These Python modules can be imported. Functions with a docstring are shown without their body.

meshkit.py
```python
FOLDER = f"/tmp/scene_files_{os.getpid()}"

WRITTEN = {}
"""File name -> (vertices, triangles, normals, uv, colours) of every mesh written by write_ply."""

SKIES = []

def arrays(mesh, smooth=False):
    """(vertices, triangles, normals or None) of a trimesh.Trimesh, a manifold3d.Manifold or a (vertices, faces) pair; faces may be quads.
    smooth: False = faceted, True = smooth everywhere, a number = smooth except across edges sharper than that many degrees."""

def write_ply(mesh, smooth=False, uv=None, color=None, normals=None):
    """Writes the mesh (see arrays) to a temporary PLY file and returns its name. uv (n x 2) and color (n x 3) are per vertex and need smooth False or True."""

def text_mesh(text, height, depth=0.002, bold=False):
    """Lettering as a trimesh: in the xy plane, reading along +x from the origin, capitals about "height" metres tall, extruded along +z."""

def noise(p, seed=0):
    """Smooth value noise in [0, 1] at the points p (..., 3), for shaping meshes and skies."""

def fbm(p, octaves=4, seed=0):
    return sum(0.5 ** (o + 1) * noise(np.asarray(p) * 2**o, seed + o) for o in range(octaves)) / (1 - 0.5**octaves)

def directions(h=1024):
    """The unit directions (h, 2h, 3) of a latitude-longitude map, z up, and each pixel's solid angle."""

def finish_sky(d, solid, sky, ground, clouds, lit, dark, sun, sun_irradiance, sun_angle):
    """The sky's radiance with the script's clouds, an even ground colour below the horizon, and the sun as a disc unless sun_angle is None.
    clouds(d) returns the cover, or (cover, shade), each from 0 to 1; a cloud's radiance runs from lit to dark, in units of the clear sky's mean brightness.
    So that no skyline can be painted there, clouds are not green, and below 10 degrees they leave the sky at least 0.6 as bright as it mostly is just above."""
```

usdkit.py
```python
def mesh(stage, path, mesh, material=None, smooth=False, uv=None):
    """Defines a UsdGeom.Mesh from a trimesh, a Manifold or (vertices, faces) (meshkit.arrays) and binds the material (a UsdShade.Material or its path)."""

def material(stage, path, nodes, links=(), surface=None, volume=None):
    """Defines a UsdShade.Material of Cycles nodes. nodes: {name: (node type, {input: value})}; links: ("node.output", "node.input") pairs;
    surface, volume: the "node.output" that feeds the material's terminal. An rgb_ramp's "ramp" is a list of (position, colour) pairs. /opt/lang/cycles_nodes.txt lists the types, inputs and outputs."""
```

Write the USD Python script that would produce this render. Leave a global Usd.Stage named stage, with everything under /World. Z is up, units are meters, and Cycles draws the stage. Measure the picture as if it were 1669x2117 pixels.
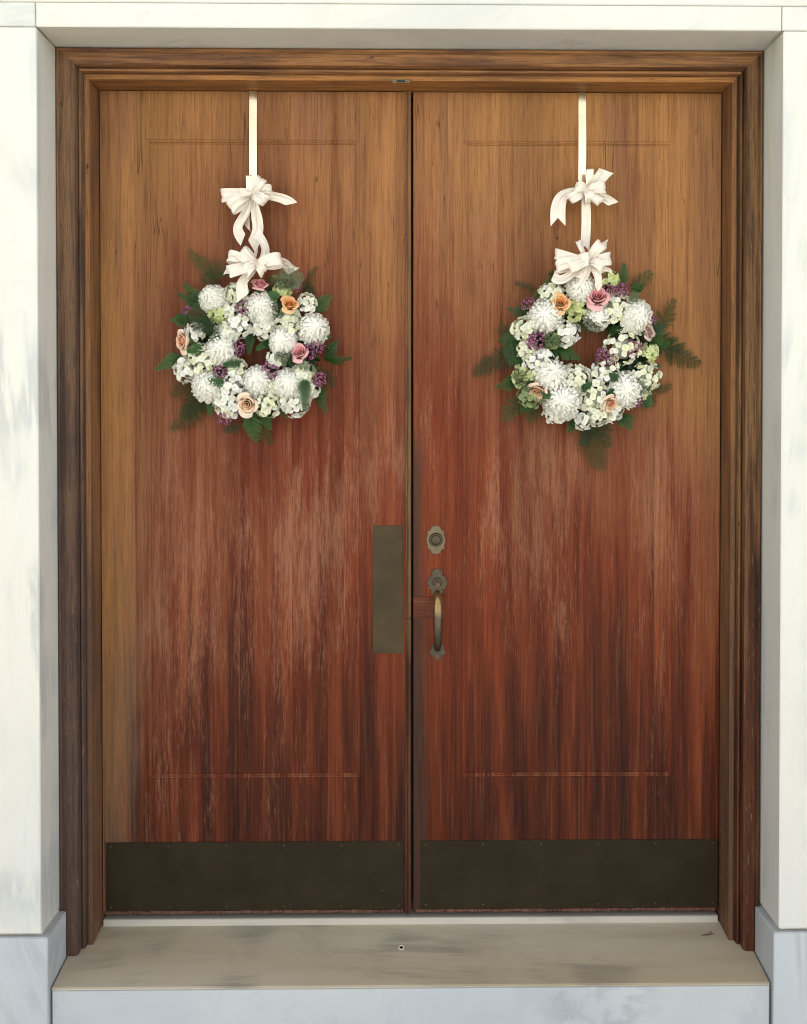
import math
import numpy as np
import trimesh
import usdkit
from scipy.interpolate import RegularGridInterpolator
from scipy.spatial.transform import Rotation
from shapely.geometry import Polygon
from pxr import Usd, UsdGeom, UsdLux, UsdShade, Gf, Sdf, Vt

stage = Usd.Stage.CreateInMemory()
UsdGeom.SetStageUpAxis(stage, UsdGeom.Tokens.z)
UsdGeom.SetStageMetersPerUnit(stage, 1.0)
UsdGeom.Xform.Define(stage, '/World')
UsdGeom.Scope.Define(stage, '/World/Looks')

# ------------------------------------------------------------------ camera, sky, sun, exposure
EXPOSURE = 2.35
SKY_STRENGTH = 0.12
SUN_INTENSITY, SUN_ANGLE = 0.8, 0.53
SUN_ELEV, SUN_AZ = math.radians(56), math.radians(-32)      # azimuth = atan2(x, y) of the direction towards the sun

IW, IH, FPX, PPX, PPY = 1669, 2117, 1900.0, 861.0, 895.0
_yaw, _pit = math.radians(.72), math.radians(.75)
FW = np.array([math.sin(_yaw) * math.cos(_pit), math.cos(_yaw) * math.cos(_pit), -math.sin(_pit)])
RT = np.array([math.cos(_yaw), -math.sin(_yaw), 0.0])
UP = np.cross(RT, FW)
CAM = np.array([-.021, -2.72, 1.46])


def at(u, v, y=0.0):
    """the point on the real vertical plane y that the photograph shows at (u, v)"""
    d = FW + RT * (u - PPX) / FPX - UP * (v - PPY) / FPX
    return CAM + d * (y - CAM[1]) / d[1]


cam = UsdGeom.Camera.Define(stage, '/World/camera')
MM = 36.0 / IW
cam.CreateHorizontalApertureAttr(36.0)
cam.CreateVerticalApertureAttr(IH * MM)
cam.CreateFocalLengthAttr(FPX * MM)
cam.CreateHorizontalApertureOffsetAttr((IW / 2 - PPX) * MM)
cam.CreateVerticalApertureOffsetAttr(-(IH / 2 - PPY) * MM)
cam.CreateClippingRangeAttr(Gf.Vec2f(.05, 500))
cam.CreateExposureAttr(EXPOSURE)
m4 = np.eye(4)
m4[0, :3], m4[1, :3], m4[2, :3], m4[3, :3] = RT, UP, -FW, CAM
UsdGeom.Xformable(cam).AddTransformOp().Set(Gf.Matrix4d(m4.tolist()))


class Ref(str):
    """an output socket of a node"""


class Graph:
    def __init__(self, name):
        self.path, self.nodes, self.links, self.k = '/World/Looks/' + name, {}, [], 0

    def n(self, kind, out=None, **inputs):
        name = f'n{self.k}'
        self.k += 1
        vals = {}
        for key, v in inputs.items():
            if isinstance(v, Ref):
                self.links.append((str(v), f'{name}.{key}'))
            else:
                vals[key] = v
        self.nodes[name] = (kind, vals)
        return Ref(f'{name}.{out}') if out else name

    def m(self, op, a, b=0.0, c=0.0, clamp=False):
        return self.n('math', 'value', math_type=op, value1=a, value2=b, value3=c, use_clamp=clamp)

    def step(self, v, lo, hi, a=0.0, b=1.0):
        return self.n('map_range', 'result', range_type='smoothstep', value=v, from_min=lo, from_max=hi, to_min=a, to_max=b, clamp=True)

    def lin(self, v, lo, hi, a=0.0, b=1.0):
        return self.n('map_range', 'result', range_type='linear', value=v, from_min=lo, from_max=hi, to_min=a, to_max=b, clamp=True)

    def mix(self, fac, a, b, how='mix'):
        return self.n('mix_color', 'result', blend_type=how, fac=fac, a=a, b=b)

    def pos(self):
        return self.n('geometry', 'position')

    def map(self, vec, scale=(1, 1, 1), loc=(0, 0, 0), rot=(0, 0, 0)):
        return self.n('mapping', 'vector', vector=vec, scale=scale, location=loc, rotation=rot)

    def noise(self, vec, scale, detail=2, rough=.5, dist=0.0):
        return self.n('noise_texture', 'fac', dimensions='3D', vector=vec, scale=scale, detail=detail, roughness=rough, distortion=dist)

    def bump(self, h, dist, strength=1.0, normal=None):
        kw = {'normal': normal} if normal else {}
        return self.n('bump', 'normal', height=h, distance=dist, strength=strength, **kw)

    def done(self, surface):
        return usdkit.material(stage, self.path, self.nodes, self.links, surface=str(surface))


g = Graph('sky_look')
sky = g.n('sky_texture', 'color', sky_type='single_scattering', sun_disc=False, sun_elevation=SUN_ELEV, sun_rotation=SUN_AZ, air_density=1.0, aerosol_density=2.5, ozone_density=1.0)
vec = g.n('texture_coordinate', 'generated')
cl = g.noise(g.map(vec, (2, 2, 4)), 2.2, 5, .55, .3)
grey = g.n('rgb_to_bw', 'val', color=sky)
gc = g.n('combine_color', 'color', color_type='rgb', r=grey, g=grey, b=grey)
skyc = g.mix(g.step(cl, .3, .6, .78, .96), sky, gc)
bgd = g.n('background_shader', 'background', color=skyc, strength=SKY_STRENGTH)
sky_mat = g.done(bgd)
dome = UsdLux.DomeLight.Define(stage, '/World/sky')
dome.CreateIntensityAttr(1.0)
UsdShade.MaterialBindingAPI.Apply(dome.GetPrim()).Bind(sky_mat)
dome.GetPrim().SetCustomDataByKey('kind', 'structure')
dome.GetPrim().SetCustomDataByKey('label', 'pale hazy daylight sky')

sun = UsdLux.DistantLight.Define(stage, '/World/sun')
sun.CreateIntensityAttr(SUN_INTENSITY)
sun.CreateAngleAttr(SUN_ANGLE)
sun.CreateNormalizeAttr(True)
sun.CreateColorAttr(Gf.Vec3f(1.0, .95, .87))
sd = np.array([math.cos(SUN_ELEV) * math.sin(SUN_AZ), math.cos(SUN_ELEV) * math.cos(SUN_AZ), math.sin(SUN_ELEV)])
zx = np.cross([0, 0, 1.0], sd)
zx /= np.linalg.norm(zx)
m4 = np.eye(4)
m4[0, :3], m4[1, :3], m4[2, :3] = zx, np.cross(sd, zx), sd
UsdGeom.Xformable(sun).AddTransformOp().Set(Gf.Matrix4d(m4.tolist()))

# ------------------------------------------------------------------ helpers
_taken = {}
BASES = {}


def numbered(parent, name):
    k = _taken.get((parent, name), -1) + 1
    _taken[(parent, name)] = k
    return f'{parent}/{name}' + (f'_{k:03d}' if k else '')


def tag(prim, label=None, cat=None, group=None, kind=None):
    for key, v in (('label', label), ('category', cat), ('group', group), ('kind', kind)):
        if v:
            prim.SetCustomDataByKey(key, v)


def thing(name, label, cat, base, group=None):
    path = numbered('/World', name)
    x = UsdGeom.Xform.Define(stage, path)
    x.AddTranslateOp().Set(Gf.Vec3d(*map(float, base)))
    BASES[path] = np.asarray(base, float)
    tag(x.GetPrim(), label, cat, group)
    return path


def vnormals(v, f):
    n = np.zeros_like(v)
    fn = np.cross(v[f[:, 1]] - v[f[:, 0]], v[f[:, 2]] - v[f[:, 0]])
    for k in range(3):
        np.add.at(n, f[:, k], fn)
    ln = np.linalg.norm(n, axis=1, keepdims=True)
    return np.where(ln > 1e-20, n / np.maximum(ln, 1e-20), [0, 0, 1.0])


def put(name, mesh, mat, parent='/World', smooth=False, prim=None, label=None, kind=None, cat=None, group=None):
    """one Mesh prim of world-space geometry under parent; smooth: False, True, or an angle"""
    path = numbered(parent, name)
    root = next((BASES[b] for b in BASES if parent == b or parent.startswith(b + '/')), np.zeros(3))
    if smooth not in (False, True):
        mesh = mesh if isinstance(mesh, trimesh.Trimesh) else trimesh.Trimesh(*mesh, process=False)
        mesh = trimesh.graph.smooth_shade(mesh, angle=np.radians(smooth), facet_minarea=None)
        smooth = True
    v, f = (mesh.vertices, mesh.faces) if isinstance(mesh, trimesh.Trimesh) else mesh
    v, f = np.asarray(v, float) - root, np.asarray(f, np.int32)
    me = UsdGeom.Mesh.Define(stage, path)
    me.CreatePointsAttr(Vt.Vec3fArray.FromNumpy(v.astype(np.float32)))
    me.CreateFaceVertexCountsAttr(Vt.IntArray.FromNumpy(np.full(len(f), 3, np.int32)))
    me.CreateFaceVertexIndicesAttr(Vt.IntArray.FromNumpy(np.ascontiguousarray(f.ravel())))
    me.CreateSubdivisionSchemeAttr('none')
    me.CreateDoubleSidedAttr(True)
    if smooth:
        me.CreateNormalsAttr(Vt.Vec3fArray.FromNumpy(vnormals(v, f).astype(np.float32)))
        me.SetNormalsInterpolation('vertex')
    for key, arr in (prim or {}).items():
        UsdGeom.PrimvarsAPI(me).CreatePrimvar(key, Sdf.ValueTypeNames.Color3fArray, 'vertex').Set(Vt.Vec3fArray.FromNumpy(np.ascontiguousarray(arr, np.float32)))
    UsdShade.MaterialBindingAPI.Apply(me.GetPrim()).Bind(mat)
    tag(me.GetPrim(), label, cat, group, kind)
    return path


def join(meshes):
    """(v, f[, colour]) tuples into one"""
    vs, fs, cs, o = [], [], [], 0
    for m in meshes:
        vs.append(m[0]); fs.append(np.asarray(m[1]) + o); o += len(m[0])
        if len(m) > 2:
            cs.append(m[2])
    return (np.vstack(vs), np.vstack(fs), np.vstack(cs)) if cs else (np.vstack(vs), np.vstack(fs))


def box(x0, x1, y0, y1, z0, z1, bev=.002):
    """a box with chamfered edges (hull of 24 points)"""
    pts = []
    for sx, sy, sz in np.ndindex(2, 2, 2):
        c = np.array([(x0, x1)[sx], (y0, y1)[sy], (z0, z1)[sz]], float)
        d = np.array([1 - 2 * sx, 1 - 2 * sy, 1 - 2 * sz]) * bev
        for k in range(3):
            q = c + d
            q[k] = c[k]
            pts.append(q)
    return trimesh.convex.convex_hull(np.array(pts))


def quad_strip(rows):
    """rows: (n, k, 3) grid of points -> v, f"""
    n, k = rows.shape[:2]
    i = np.arange(n * k).reshape(n, k)
    a, b, c, d = i[:-1, :-1].ravel(), i[:-1, 1:].ravel(), i[1:, 1:].ravel(), i[1:, :-1].ravel()
    return rows.reshape(-1, 3), np.vstack([np.stack([a, b, c], 1), np.stack([a, c, d], 1)])


def tube(points, radii, sides=10):
    """a round bar through the points, closed at its ends"""
    p = np.asarray(points, float)
    t = np.gradient(p, axis=0)
    t /= np.linalg.norm(t, axis=1, keepdims=True)
    ref = np.array([1.0, 0, 0]) if abs(t[0][0]) < .9 else np.array([0, 1.0, 0])
    a = np.cross(t, ref)
    a /= np.linalg.norm(a, axis=1, keepdims=True)
    b = np.cross(t, a)
    ang = np.linspace(0, 2 * np.pi, sides, endpoint=False)
    r = np.broadcast_to(np.asarray(radii, float), (len(p),))[:, None, None]
    ring = p[:, None] + r * (np.cos(ang)[None, :, None] * a[:, None] + np.sin(ang)[None, :, None] * b[:, None])
    v = np.vstack([ring.reshape(-1, 3), p[:1], p[-1:]])
    f, n = [], len(p)
    for i in range(n - 1):
        for j in range(sides):
            q = (j + 1) % sides
            f += [[i * sides + j, i * sides + q, (i + 1) * sides + q], [i * sides + j, (i + 1) * sides + q, (i + 1) * sides + j]]
    for j in range(sides):
        q = (j + 1) % sides
        f += [[n * sides, q, j], [n * sides + 1, (n - 1) * sides + j, (n - 1) * sides + q]]
    return v, np.array(f)


def extrude_xz(poly, y_back, y_front, bev=.0015):
    """a flat plate in the xz plane with a chamfered front edge"""
    def ring(pg, y):
        c = np.array(pg.exterior.coords)[:-1]
        return np.stack([c[:, 0], np.full(len(c), y), c[:, 1]], 1)
    m = trimesh.creation.extrude_polygon(poly, y_back - y_front - bev)
    v = m.vertices
    base = trimesh.Trimesh(np.stack([v[:, 0], y_back - v[:, 2], v[:, 1]], 1), m.faces[:, ::-1])
    top = trimesh.creation.extrude_polygon(poly.buffer(-bev), bev)
    v = top.vertices
    return trimesh.util.concatenate([base, trimesh.Trimesh(np.stack([v[:, 0], y_front + bev - v[:, 2], v[:, 1]], 1), top.faces[:, ::-1])])


def unit(v):
    v = np.asarray(v, float)
    return v / np.linalg.norm(v)


def basis(a):
    a = unit(a)
    e = unit(np.cross(a, [0, 0, 1.0] if abs(a[2]) < .9 else [1.0, 0, 0]))
    return a, e, np.cross(a, e)


# ------------------------------------------------------------------ materials
def marble(name, base, vein, rot, amount=.5, stretch=(1, 1, .25), warm=(.80, .76, .66), seed=0.0, dirt=.3, crisp=.10):
    g = Graph(name)
    p = g.map(g.pos(), (1, 1, 1), (seed * 3.1, seed * 1.7, seed * 2.3), rot)
    s = g.map(p, stretch)
    cloud = g.noise(s, 3.2, 4, .55, .5)
    streak = g.noise(s, 9.0, 5, .6, .8)
    vn = g.noise(s, 4.6, 6, .62, .9)
    line = g.step(g.m('absolute', g.m('subtract', vn, .5)), 0.0, .075, .6, 0.0)
    broad = g.step(g.noise(g.map(s, (1, 1, 1), (6, 3, 1)), 1.5, 5, .55, .7), .5, .68)
    patch = g.step(g.noise(p, 3.0, 2), .48, .66)
    line = g.m('multiply', line, patch)
    vn2 = g.noise(g.map(s, (1, 1, 1), (2, 7, 3)), 7.5, 8, .68, 1.1)
    thin = g.m('multiply', g.step(g.m('absolute', g.m('subtract', vn2, .5)), 0.0, .014, 1.0, 0.0), g.step(g.noise(p, 4.2, 3), .46, .62))
    col = g.mix(g.step(cloud, .36, .66, 0, .8), base, warm)
    stain = g.noise(g.map(p, (1, 1, 1), (4, 2, 1)), 1.7, 6, .68, .6)
    col = g.mix(g.step(stain, .50, .72, 0, .5 * dirt), col, tuple(.62 * c for c in warm))
    col = g.mix(g.m('multiply', g.step(streak, .52, .75), .55 * amount), col, vein)
    col = g.mix(g.m('multiply', broad, .5 * amount), col, vein)
    col = g.mix(g.m('multiply', line, amount), col, tuple(.72 * c for c in vein))
    col = g.mix(g.m('multiply', thin, crisp), col, tuple(.55 * c for c in vein))
    speck = g.step(g.noise(p, 75, 4, .7), .66, .76, 0, dirt)
    col = g.mix(speck, col, (.22, .2, .17))
    fine = g.noise(p, 420, 2)
    col = g.mix(.5, col, g.n('combine_color', 'color', color_type='rgb', r=g.lin(fine, .25, .75, .45, .55), g=g.lin(fine, .25, .75, .45, .55), b=g.lin(fine, .25, .75, .45, .55)), 'soft_light')
    b = g.bump(g.noise(p, 160, 4, .6), .0006, .5)
    return g.done(g.n('principled_bsdf', 'BSDF', base_color=col, roughness=g.lin(cloud, .3, .7, .38, .55), specular_ior_level=.35, normal=b))


WHITE, GREYV = (.525, .525, .485), (.345, .37, .40)
marble_wall = [marble(f'marble_wall_{i}', WHITE, GREYV, r, a, s, seed=i + 1.0, warm=(.55, .525, .46))
               for i, (r, a, s) in enumerate([((0, .05, 0), .75, (1, 1, .16)), ((0, -.06, 0), .95, (1, 1, .13)), ((0, .5, 0), .7, (.3, 1, 1)), ((0, .2, 0), .6, (.4, 1, 1))])]
marble_plinth = [marble(f'marble_plinth_{i}', (.395, .42, .432), (.25, .275, .30), r, .55, s, warm=(.43, .445, .435), seed=i + 7.3)
                 for i, (r, s) in enumerate([((0, .45, 0), (1, 1, .2)), ((0, .03, 0), (1, 1, .15)), ((0, 1.0, 0), (.6, 1, .6))])]
marble_sill = marble('marble_sill', (.47, .42, .32), (.24, .225, .185), (0, 0, .05), 1.0, (.10, 1, 1), warm=(.37, .30, .185), seed=4.2, dirt=.8, crisp=.3)
marble_threshold = marble('marble_threshold', (.42, .39, .33), (.28, .26, .22), (0, 0, 0), .6, (.3, 1, 1), warm=(.44, .41, .34), seed=2.2, dirt=.7)


def simple(name, col, rough=.8, var=.25, scale=30, bump=.001, **kw):
    g = Graph(name)
    p = g.pos()
    nz = g.noise(p, scale, 5, .6)
    c = g.mix(g.step(nz, .3, .7), tuple(x * (1 - var) for x in col), tuple(x * (1 + var) for x in col))
    return g.done(g.n('principled_bsdf', 'BSDF', base_color=c, roughness=rough, normal=g.bump(nz, bump), **kw))


mortar = simple('mortar', (.55, .50, .40), .9, .2, 60)
backing_dark = simple('backing_dark', (.035, .03, .025), .95)
paving = simple('paving', (.47, .455, .41), .85, .15, 12)
lawn_look = simple('lawn_look', (.07, .12, .035), .9, .35, 6)
hedge_look = simple('hedge_look', (.05, .085, .025), .8, .5, 3)


def attr(g, name):
    a = g.n('attribute', attribute=name)
    s = g.n('separate_color', color_type='rgb', color=Ref(a + '.color'))
    return Ref(s + '.r'), Ref(s + '.g'), Ref(s + '.b')


def door_wood():
    g = Graph('door_wood')
    p0 = g.pos()
    x = g.n('separate_xyz', 'x', vector=p0)
    leafno = g.m('floor', g.m('multiply_add', x, 6.5, 40.31))
    off = g.m('add', g.m('multiply', leafno, .37), 0.0)
    p = g.n('vector_math', 'vector', math_type='add', vector1=p0, vector2=g.n('combine_xyz', 'vector', x=0.0, y=off, z=g.m('multiply', off, .21)))
    g3p = p0
    red, bleach, grey = attr(g, 'wear')
    dark, stain, crack = attr(g, 'tone')
    g1 = g.noise(g.map(p, (1, 1, .030)), 300, 4, .65)          # pores
    g2 = g.noise(g.map(p, (1, 1, .045), (3, 0, 1)), 24, 5, .6, .15)   # streaks
    g2b = g.noise(g.map(p, (1, 1, .03), (7, 0, 1)), 62, 3, .55)
    g3 = g.noise(g.map(g3p, (1, 1, .28), (1, 5, 2)), 5.0, 4, .55, .3)   # broad blotches
    g4 = g.noise(g.map(p, (1, 1, .022), (5, 0, 3)), 135, 3, .6)
    sp = g.noise(g.map(p, (1, 1, .10), (2, 1, 8)), 240, 4, .75)     # scuffs
    sp2 = g.noise(g.map(p, (1, 1, .11), (5, 1, 3)), 34, 4, .65, .3)
    fine = g.noise(g.map(p, (1, 1, .5)), 900, 2, .6)
    # how much of the red finish is left
    m = g.m('add', red, g.m('multiply', g.m('subtract', g2, .5), .9))
    m = g.m('add', m, g.m('multiply', g.m('subtract', g3, .5), .75))
    m = g.m('add', m, g.m('multiply', g.m('subtract', sp, .5), .45))
    m = g.m('add', m, g.m('multiply', g.m('subtract', g2b, .5), .7))
    redm = g.step(m, -.02, .90)
    tan = g.mix(g.step(g3, .36, .64), (.335, .165, .066), (.255, .125, .068))
    tan = g.mix(g.step(g2, .36, .66, 0, .7), tan, (.375, .188, .080))
    tan = g.mix(g.lin(red, .02, .45, 0, .85), tan, g.mix(g.step(g2, .36, .66), (.215, .085, .045), (.262, .113, .060)))
    tan = g.mix(g.step(g2b, .5, .72, 0, .35), tan, (.20, .092, .045))
    mid = g.mix(g.step(g2, .35, .65), (.175, .041, .019), (.128, .025, .0115))
    # dark streaks come in with the height map and the broad streaks
    dk = g.m('add', dark, g.m('multiply', g.m('subtract', g2, .5), 1.35))
    dk = g.m('add', dk, g.m('multiply', g.m('subtract', g2b, .5), 1.0))
    redc = g.mix(g.step(dk, .12, 1.0), mid, (.024, .0066, .0042))
    redc = g.mix(g.m('multiply', g.step(g2b, .52, .70), g.lin(dark, 0, 1, .15, .6)), redc, (.155, .036, .013))
    col = g.mix(redm, tan, redc)
    # scuffed, chalky flecks where the varnish broke up
    b = g.m('add', g.m('multiply', bleach, .55), g.m('multiply', g.m('subtract', sp2, .5), .95))
    bm = g.m('multiply', g.step(g.m('add', b, g.m('multiply', g.m('subtract', sp, .5), 1.1)), .14, .60), .66)
    col = g.mix(bm, col, g.mix(g3, (.34, .155, .09), (.29, .145, .09)))
    # greyed, sun bleached stile
    gm = g.step(g.m('add', grey, g.m('add', g.m('multiply', g.m('subtract', g2, .5), .5), g.m('multiply', g.m('subtract', sp2, .5), .6))), .25, .85, 0, .8)
    col = g.mix(gm, col, g.mix(g.step(g2, .35, .65), (.158, .098, .056), (.108, .075, .053)))
    # pores and grain lines
    col = g.mix(g.step(g1, .34, .52, .55, 0), col, g.mix(.6, col, (0, 0, 0)))
    col = g.mix(g.step(g4, .33, .50, .30, 0), col, g.mix(.6, col, (.01, .003, .002)))
    col = g.mix(g.step(g4, .54, .70, 0, .2), col, g.mix(.5, col, (.40, .22, .11)))
    col = g.mix(g.step(fine, .3, .7, .16, -.0), col, (.03, .015, .008))
    # hairline drying cracks
    cn = g.noise(g.map(p, (1, 1, .035), (9, 0, 4)), 34, 1.5, .5, .2)
    cl = g.step(g.m('absolute', g.m('subtract', cn, .5)), .0, .006, 1.0, 0.0)
    cl = g.m('multiply', cl, g.step(g.noise(g.map(p, (1, 1, .4), (4, 0, 0)), 9, 2), .42, .56))
    cl = g.m('multiply', cl, crack)
    col = g.mix(g.m('multiply', cl, .75), col, (.035, .017, .008))
    # handled, greasy edge
    sm = g.step(g.m('add', stain, g.m('multiply', g.m('subtract', sp2, .5), .9)), .3, .8, 0, .8)
    col = g.mix(sm, col, (.050, .028, .019))
    tone = g.lin(g.noise(g.map(p, (1, 1, .02), (0, 2, 0)), 7.0, 1), .35, .65, .74, 1.0)
    col = g.mix(1.0, col, g.n('combine_color', 'color', color_type='rgb', r=tone, g=tone, b=tone), 'multiply')
    col = g.n('hsv', 'color', color=col, hue=.5, saturation=1.06, value=1.0, fac=1.0)
    h = g.m('subtract', g.m('multiply', g1, .5), g.m('multiply', cl, 1.5))
    nrm = g.bump(h, .0007, .6)
    return g.done(g.n('principled_bsdf', 'BSDF', base_color=col, roughness=g.lin(redm, 0, 1, .65, .5), specular_ior_level=.12, normal=nrm))


def frame_wood(name, axis, tan, red, dk, redness, rough=.55, seed=0.0):
    """old varnished frame timber; grain runs along the given axis"""
    g = Graph(name)
    p = g.map(g.pos(), (1, 1, 1), (seed, seed * .7, seed * 1.3))
    st = (1, 1, .035) if axis == 'z' else (.035, 1, 1)
    g1 = g.noise(g.map(p, st), 330, 4, .65)
    g2 = g.noise(g.map(p, st), 45, 5, .62, .2)
    bl = g.noise(g.map(p, tuple(.3 if s < 1 else 1 for s in st)), 7, 4, .6, .4)
    z = g.n('separate_xyz', 'z', vector=g.pos())
    r = g.m('add', g.m('add', g.lin(z, 2.3, .5, *redness), g.m('multiply', g.m('subtract', bl, .5), 1.1)), g.m('multiply', g.m('subtract', g2, .5), 1.0))
    col = g.mix(g.step(r, .25, .85), tan, red)
    col = g.mix(g.step(g.m('add', g.m('multiply', bl, .6), g.m('multiply', g2, .6)), .56, .74, 0, .7), col, dk)
    col = g.mix(g.step(g1, .34, .52, .6, 0), col, dk)
    spots = g.step(g.noise(g.map(p, tuple(.35 if s < 1 else 1 for s in st)), 60, 2), .72, .78, 0, .8)
    col = g.mix(spots, col, (.02, .014, .01))
    g5 = g.noise(g.map(p, st, (4, 1, 2)), 140, 3, .6)
    col = g.mix(g.step(g5, .36, .5, .5, 0), col, dk)
    fl = g.step(g.noise(g.map(p, tuple(.12 if s < 1 else 1 for s in st), (2, 2, 2)), 190, 3, .7), .60, .74, 0, .55)
    col = g.mix(fl, col, (.30, .2, .13))
    col = g.mix(1.0, col, g.n('color', 'color', value=(.84, .82, .80)), 'multiply')
    return g.done(g.n('principled_bsdf', 'BSDF', base_color=col, roughness=rough, specular_ior_level=.15, normal=g.bump(g.m('add', g1, g.m('multiply', g2, .7)), .0011, .8)))


wood_leaf = door_wood()
wood_jamb_l = frame_wood('wood_jamb_weathered', 'z', (.19, .105, .056), (.098, .060, .045), (.040, .028, .025), (.35, .95), seed=1.0)
wood_jamb_r = frame_wood('wood_jamb_red', 'z', (.19, .10, .042), (.085, .026, .012), (.026, .014, .011), (-.1, .85), seed=5.0)
wood_return = frame_wood('wood_jamb_golden', 'z', (.25, .115, .043), (.17, .082, .042), (.08, .045, .03), (.0, .8), seed=8.0)
wood_head = frame_wood('wood_head', 'x', (.30, .142, .058), (.22, .088, .036), (.055, .032, .026), (.35, .5), seed=3.0)
wood_head_in = frame_wood('wood_head_golden', 'x', (.37, .165, .052), (.28, .115, .042), (.12, .06, .03), (.2, .5), seed=6.0)
wood_patch = frame_wood('wood_patch', 'x', (.135, .038, .018), (.12, .031, .014), (.06, .02, .011), (.5, .8), seed=9.0)


def bronze(name, col, rough, metallic=.75, var=.35, scale=9, spec=.5):
    g = Graph(name)
    p = g.pos()
    nz = g.noise(p, scale, 6, .62, .3)
    n2 = g.noise(g.map(p, (.15, 1, 1)), 260, 3)
    c = g.mix(g.step(nz, .3, .7), tuple(x * (1 - var) for x in col), tuple(x * (1 + var) for x in col))
    scuff = g.step(g.noise(g.map(p, (.6, 1, 2.2), (3, 1, 0), (0, .5, 0)), 46, 6, .75, .6), .60, .78, 0, .35)
    c = g.mix(scuff, c, tuple(2.6 * x + .012 for x in col))
    sp = g.step(g.noise(p, 120, 2, .6), .755, .79, 0, .5)
    c = g.mix(sp, c, (.4, .4, .36))
    return g.done(g.n('principled_bsdf', 'BSDF', base_color=c, metallic=metallic, specular_ior_level=spec, roughness=g.lin(nz, .3, .7, rough - .08, rough + .14), normal=g.bump(g.m('add', nz, n2), .0004, .4)))


bronze_kick = bronze('bronze_kick', (.021, .0150, .0076), .6, .0, .2, spec=.09)
bronze_push = bronze('bronze_push', (.047, .032, .0135), .55, .1, .3, spec=.2)
bronze_lock = bronze('bronze_lock', (.13, .10, .058), .45, .6)
bronze_dark = bronze('bronze_dark', (.06, .046, .029), .42, .6, scale=40)
black_hole = simple('black_hole', (.008, .007, .006), .9)


def handle_look():
    g = Graph('handle_look')
    z = g.n('separate_xyz', 'z', vector=g.pos())
    nz = g.noise(g.pos(), 60, 4, .6)
    w = g.step(g.m('add', z, g.m('multiply', g.m('subtract', nz, .5), .02)), at(900, 1272)[2], at(900, 1238)[2])
    c = g.mix(w, g.mix(nz, (.055, .042, .03), (.12, .09, .065)), (.40, .26, .11))
    return g.done(g.n('principled_bsdf', 'BSDF', base_color=c, metallic=.9, roughness=g.lin(w, 0, 1, .42, .22), normal=g.bump(nz, .0006, .5)))


handle_mat = handle_look()
brass = bronze('brass_strap', (.80, .69, .46), .2, 1.0, .05, 5)


def petal_look(name, rough=.55, trans=.25, sheen=.0):
    g = Graph(name)
    a = g.n('attribute', 'color', attribute='tint')
    isl = g.n('geometry', 'random_per_island')
    nz = g.noise(g.pos(), 350, 3, .6)
    v = g.m('multiply', g.lin(isl, 0, 1, .90, 1.03), g.lin(nz, .3, .7, .95, 1.03))
    c = g.n('hsv', 'color', color=a, value=v, saturation=1.0, hue=.5, fac=1.0)
    pr = g.n('principled_bsdf', 'BSDF', base_color=c, roughness=rough, specular_ior_level=.3, sheen_weight=sheen, normal=g.bump(nz, .0004, .4))
    tr = g.n('translucent_bsdf', 'BSDF', color=c)
    return g.done(g.n('mix_closure', 'closure', fac=trans, closure1=pr, closure2=tr))


petal = petal_look('petal', trans=.10)
leaf_mat = petal_look('leaf', .42, .12)
needle_mat = petal_look('needle', .6, .2)


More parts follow.
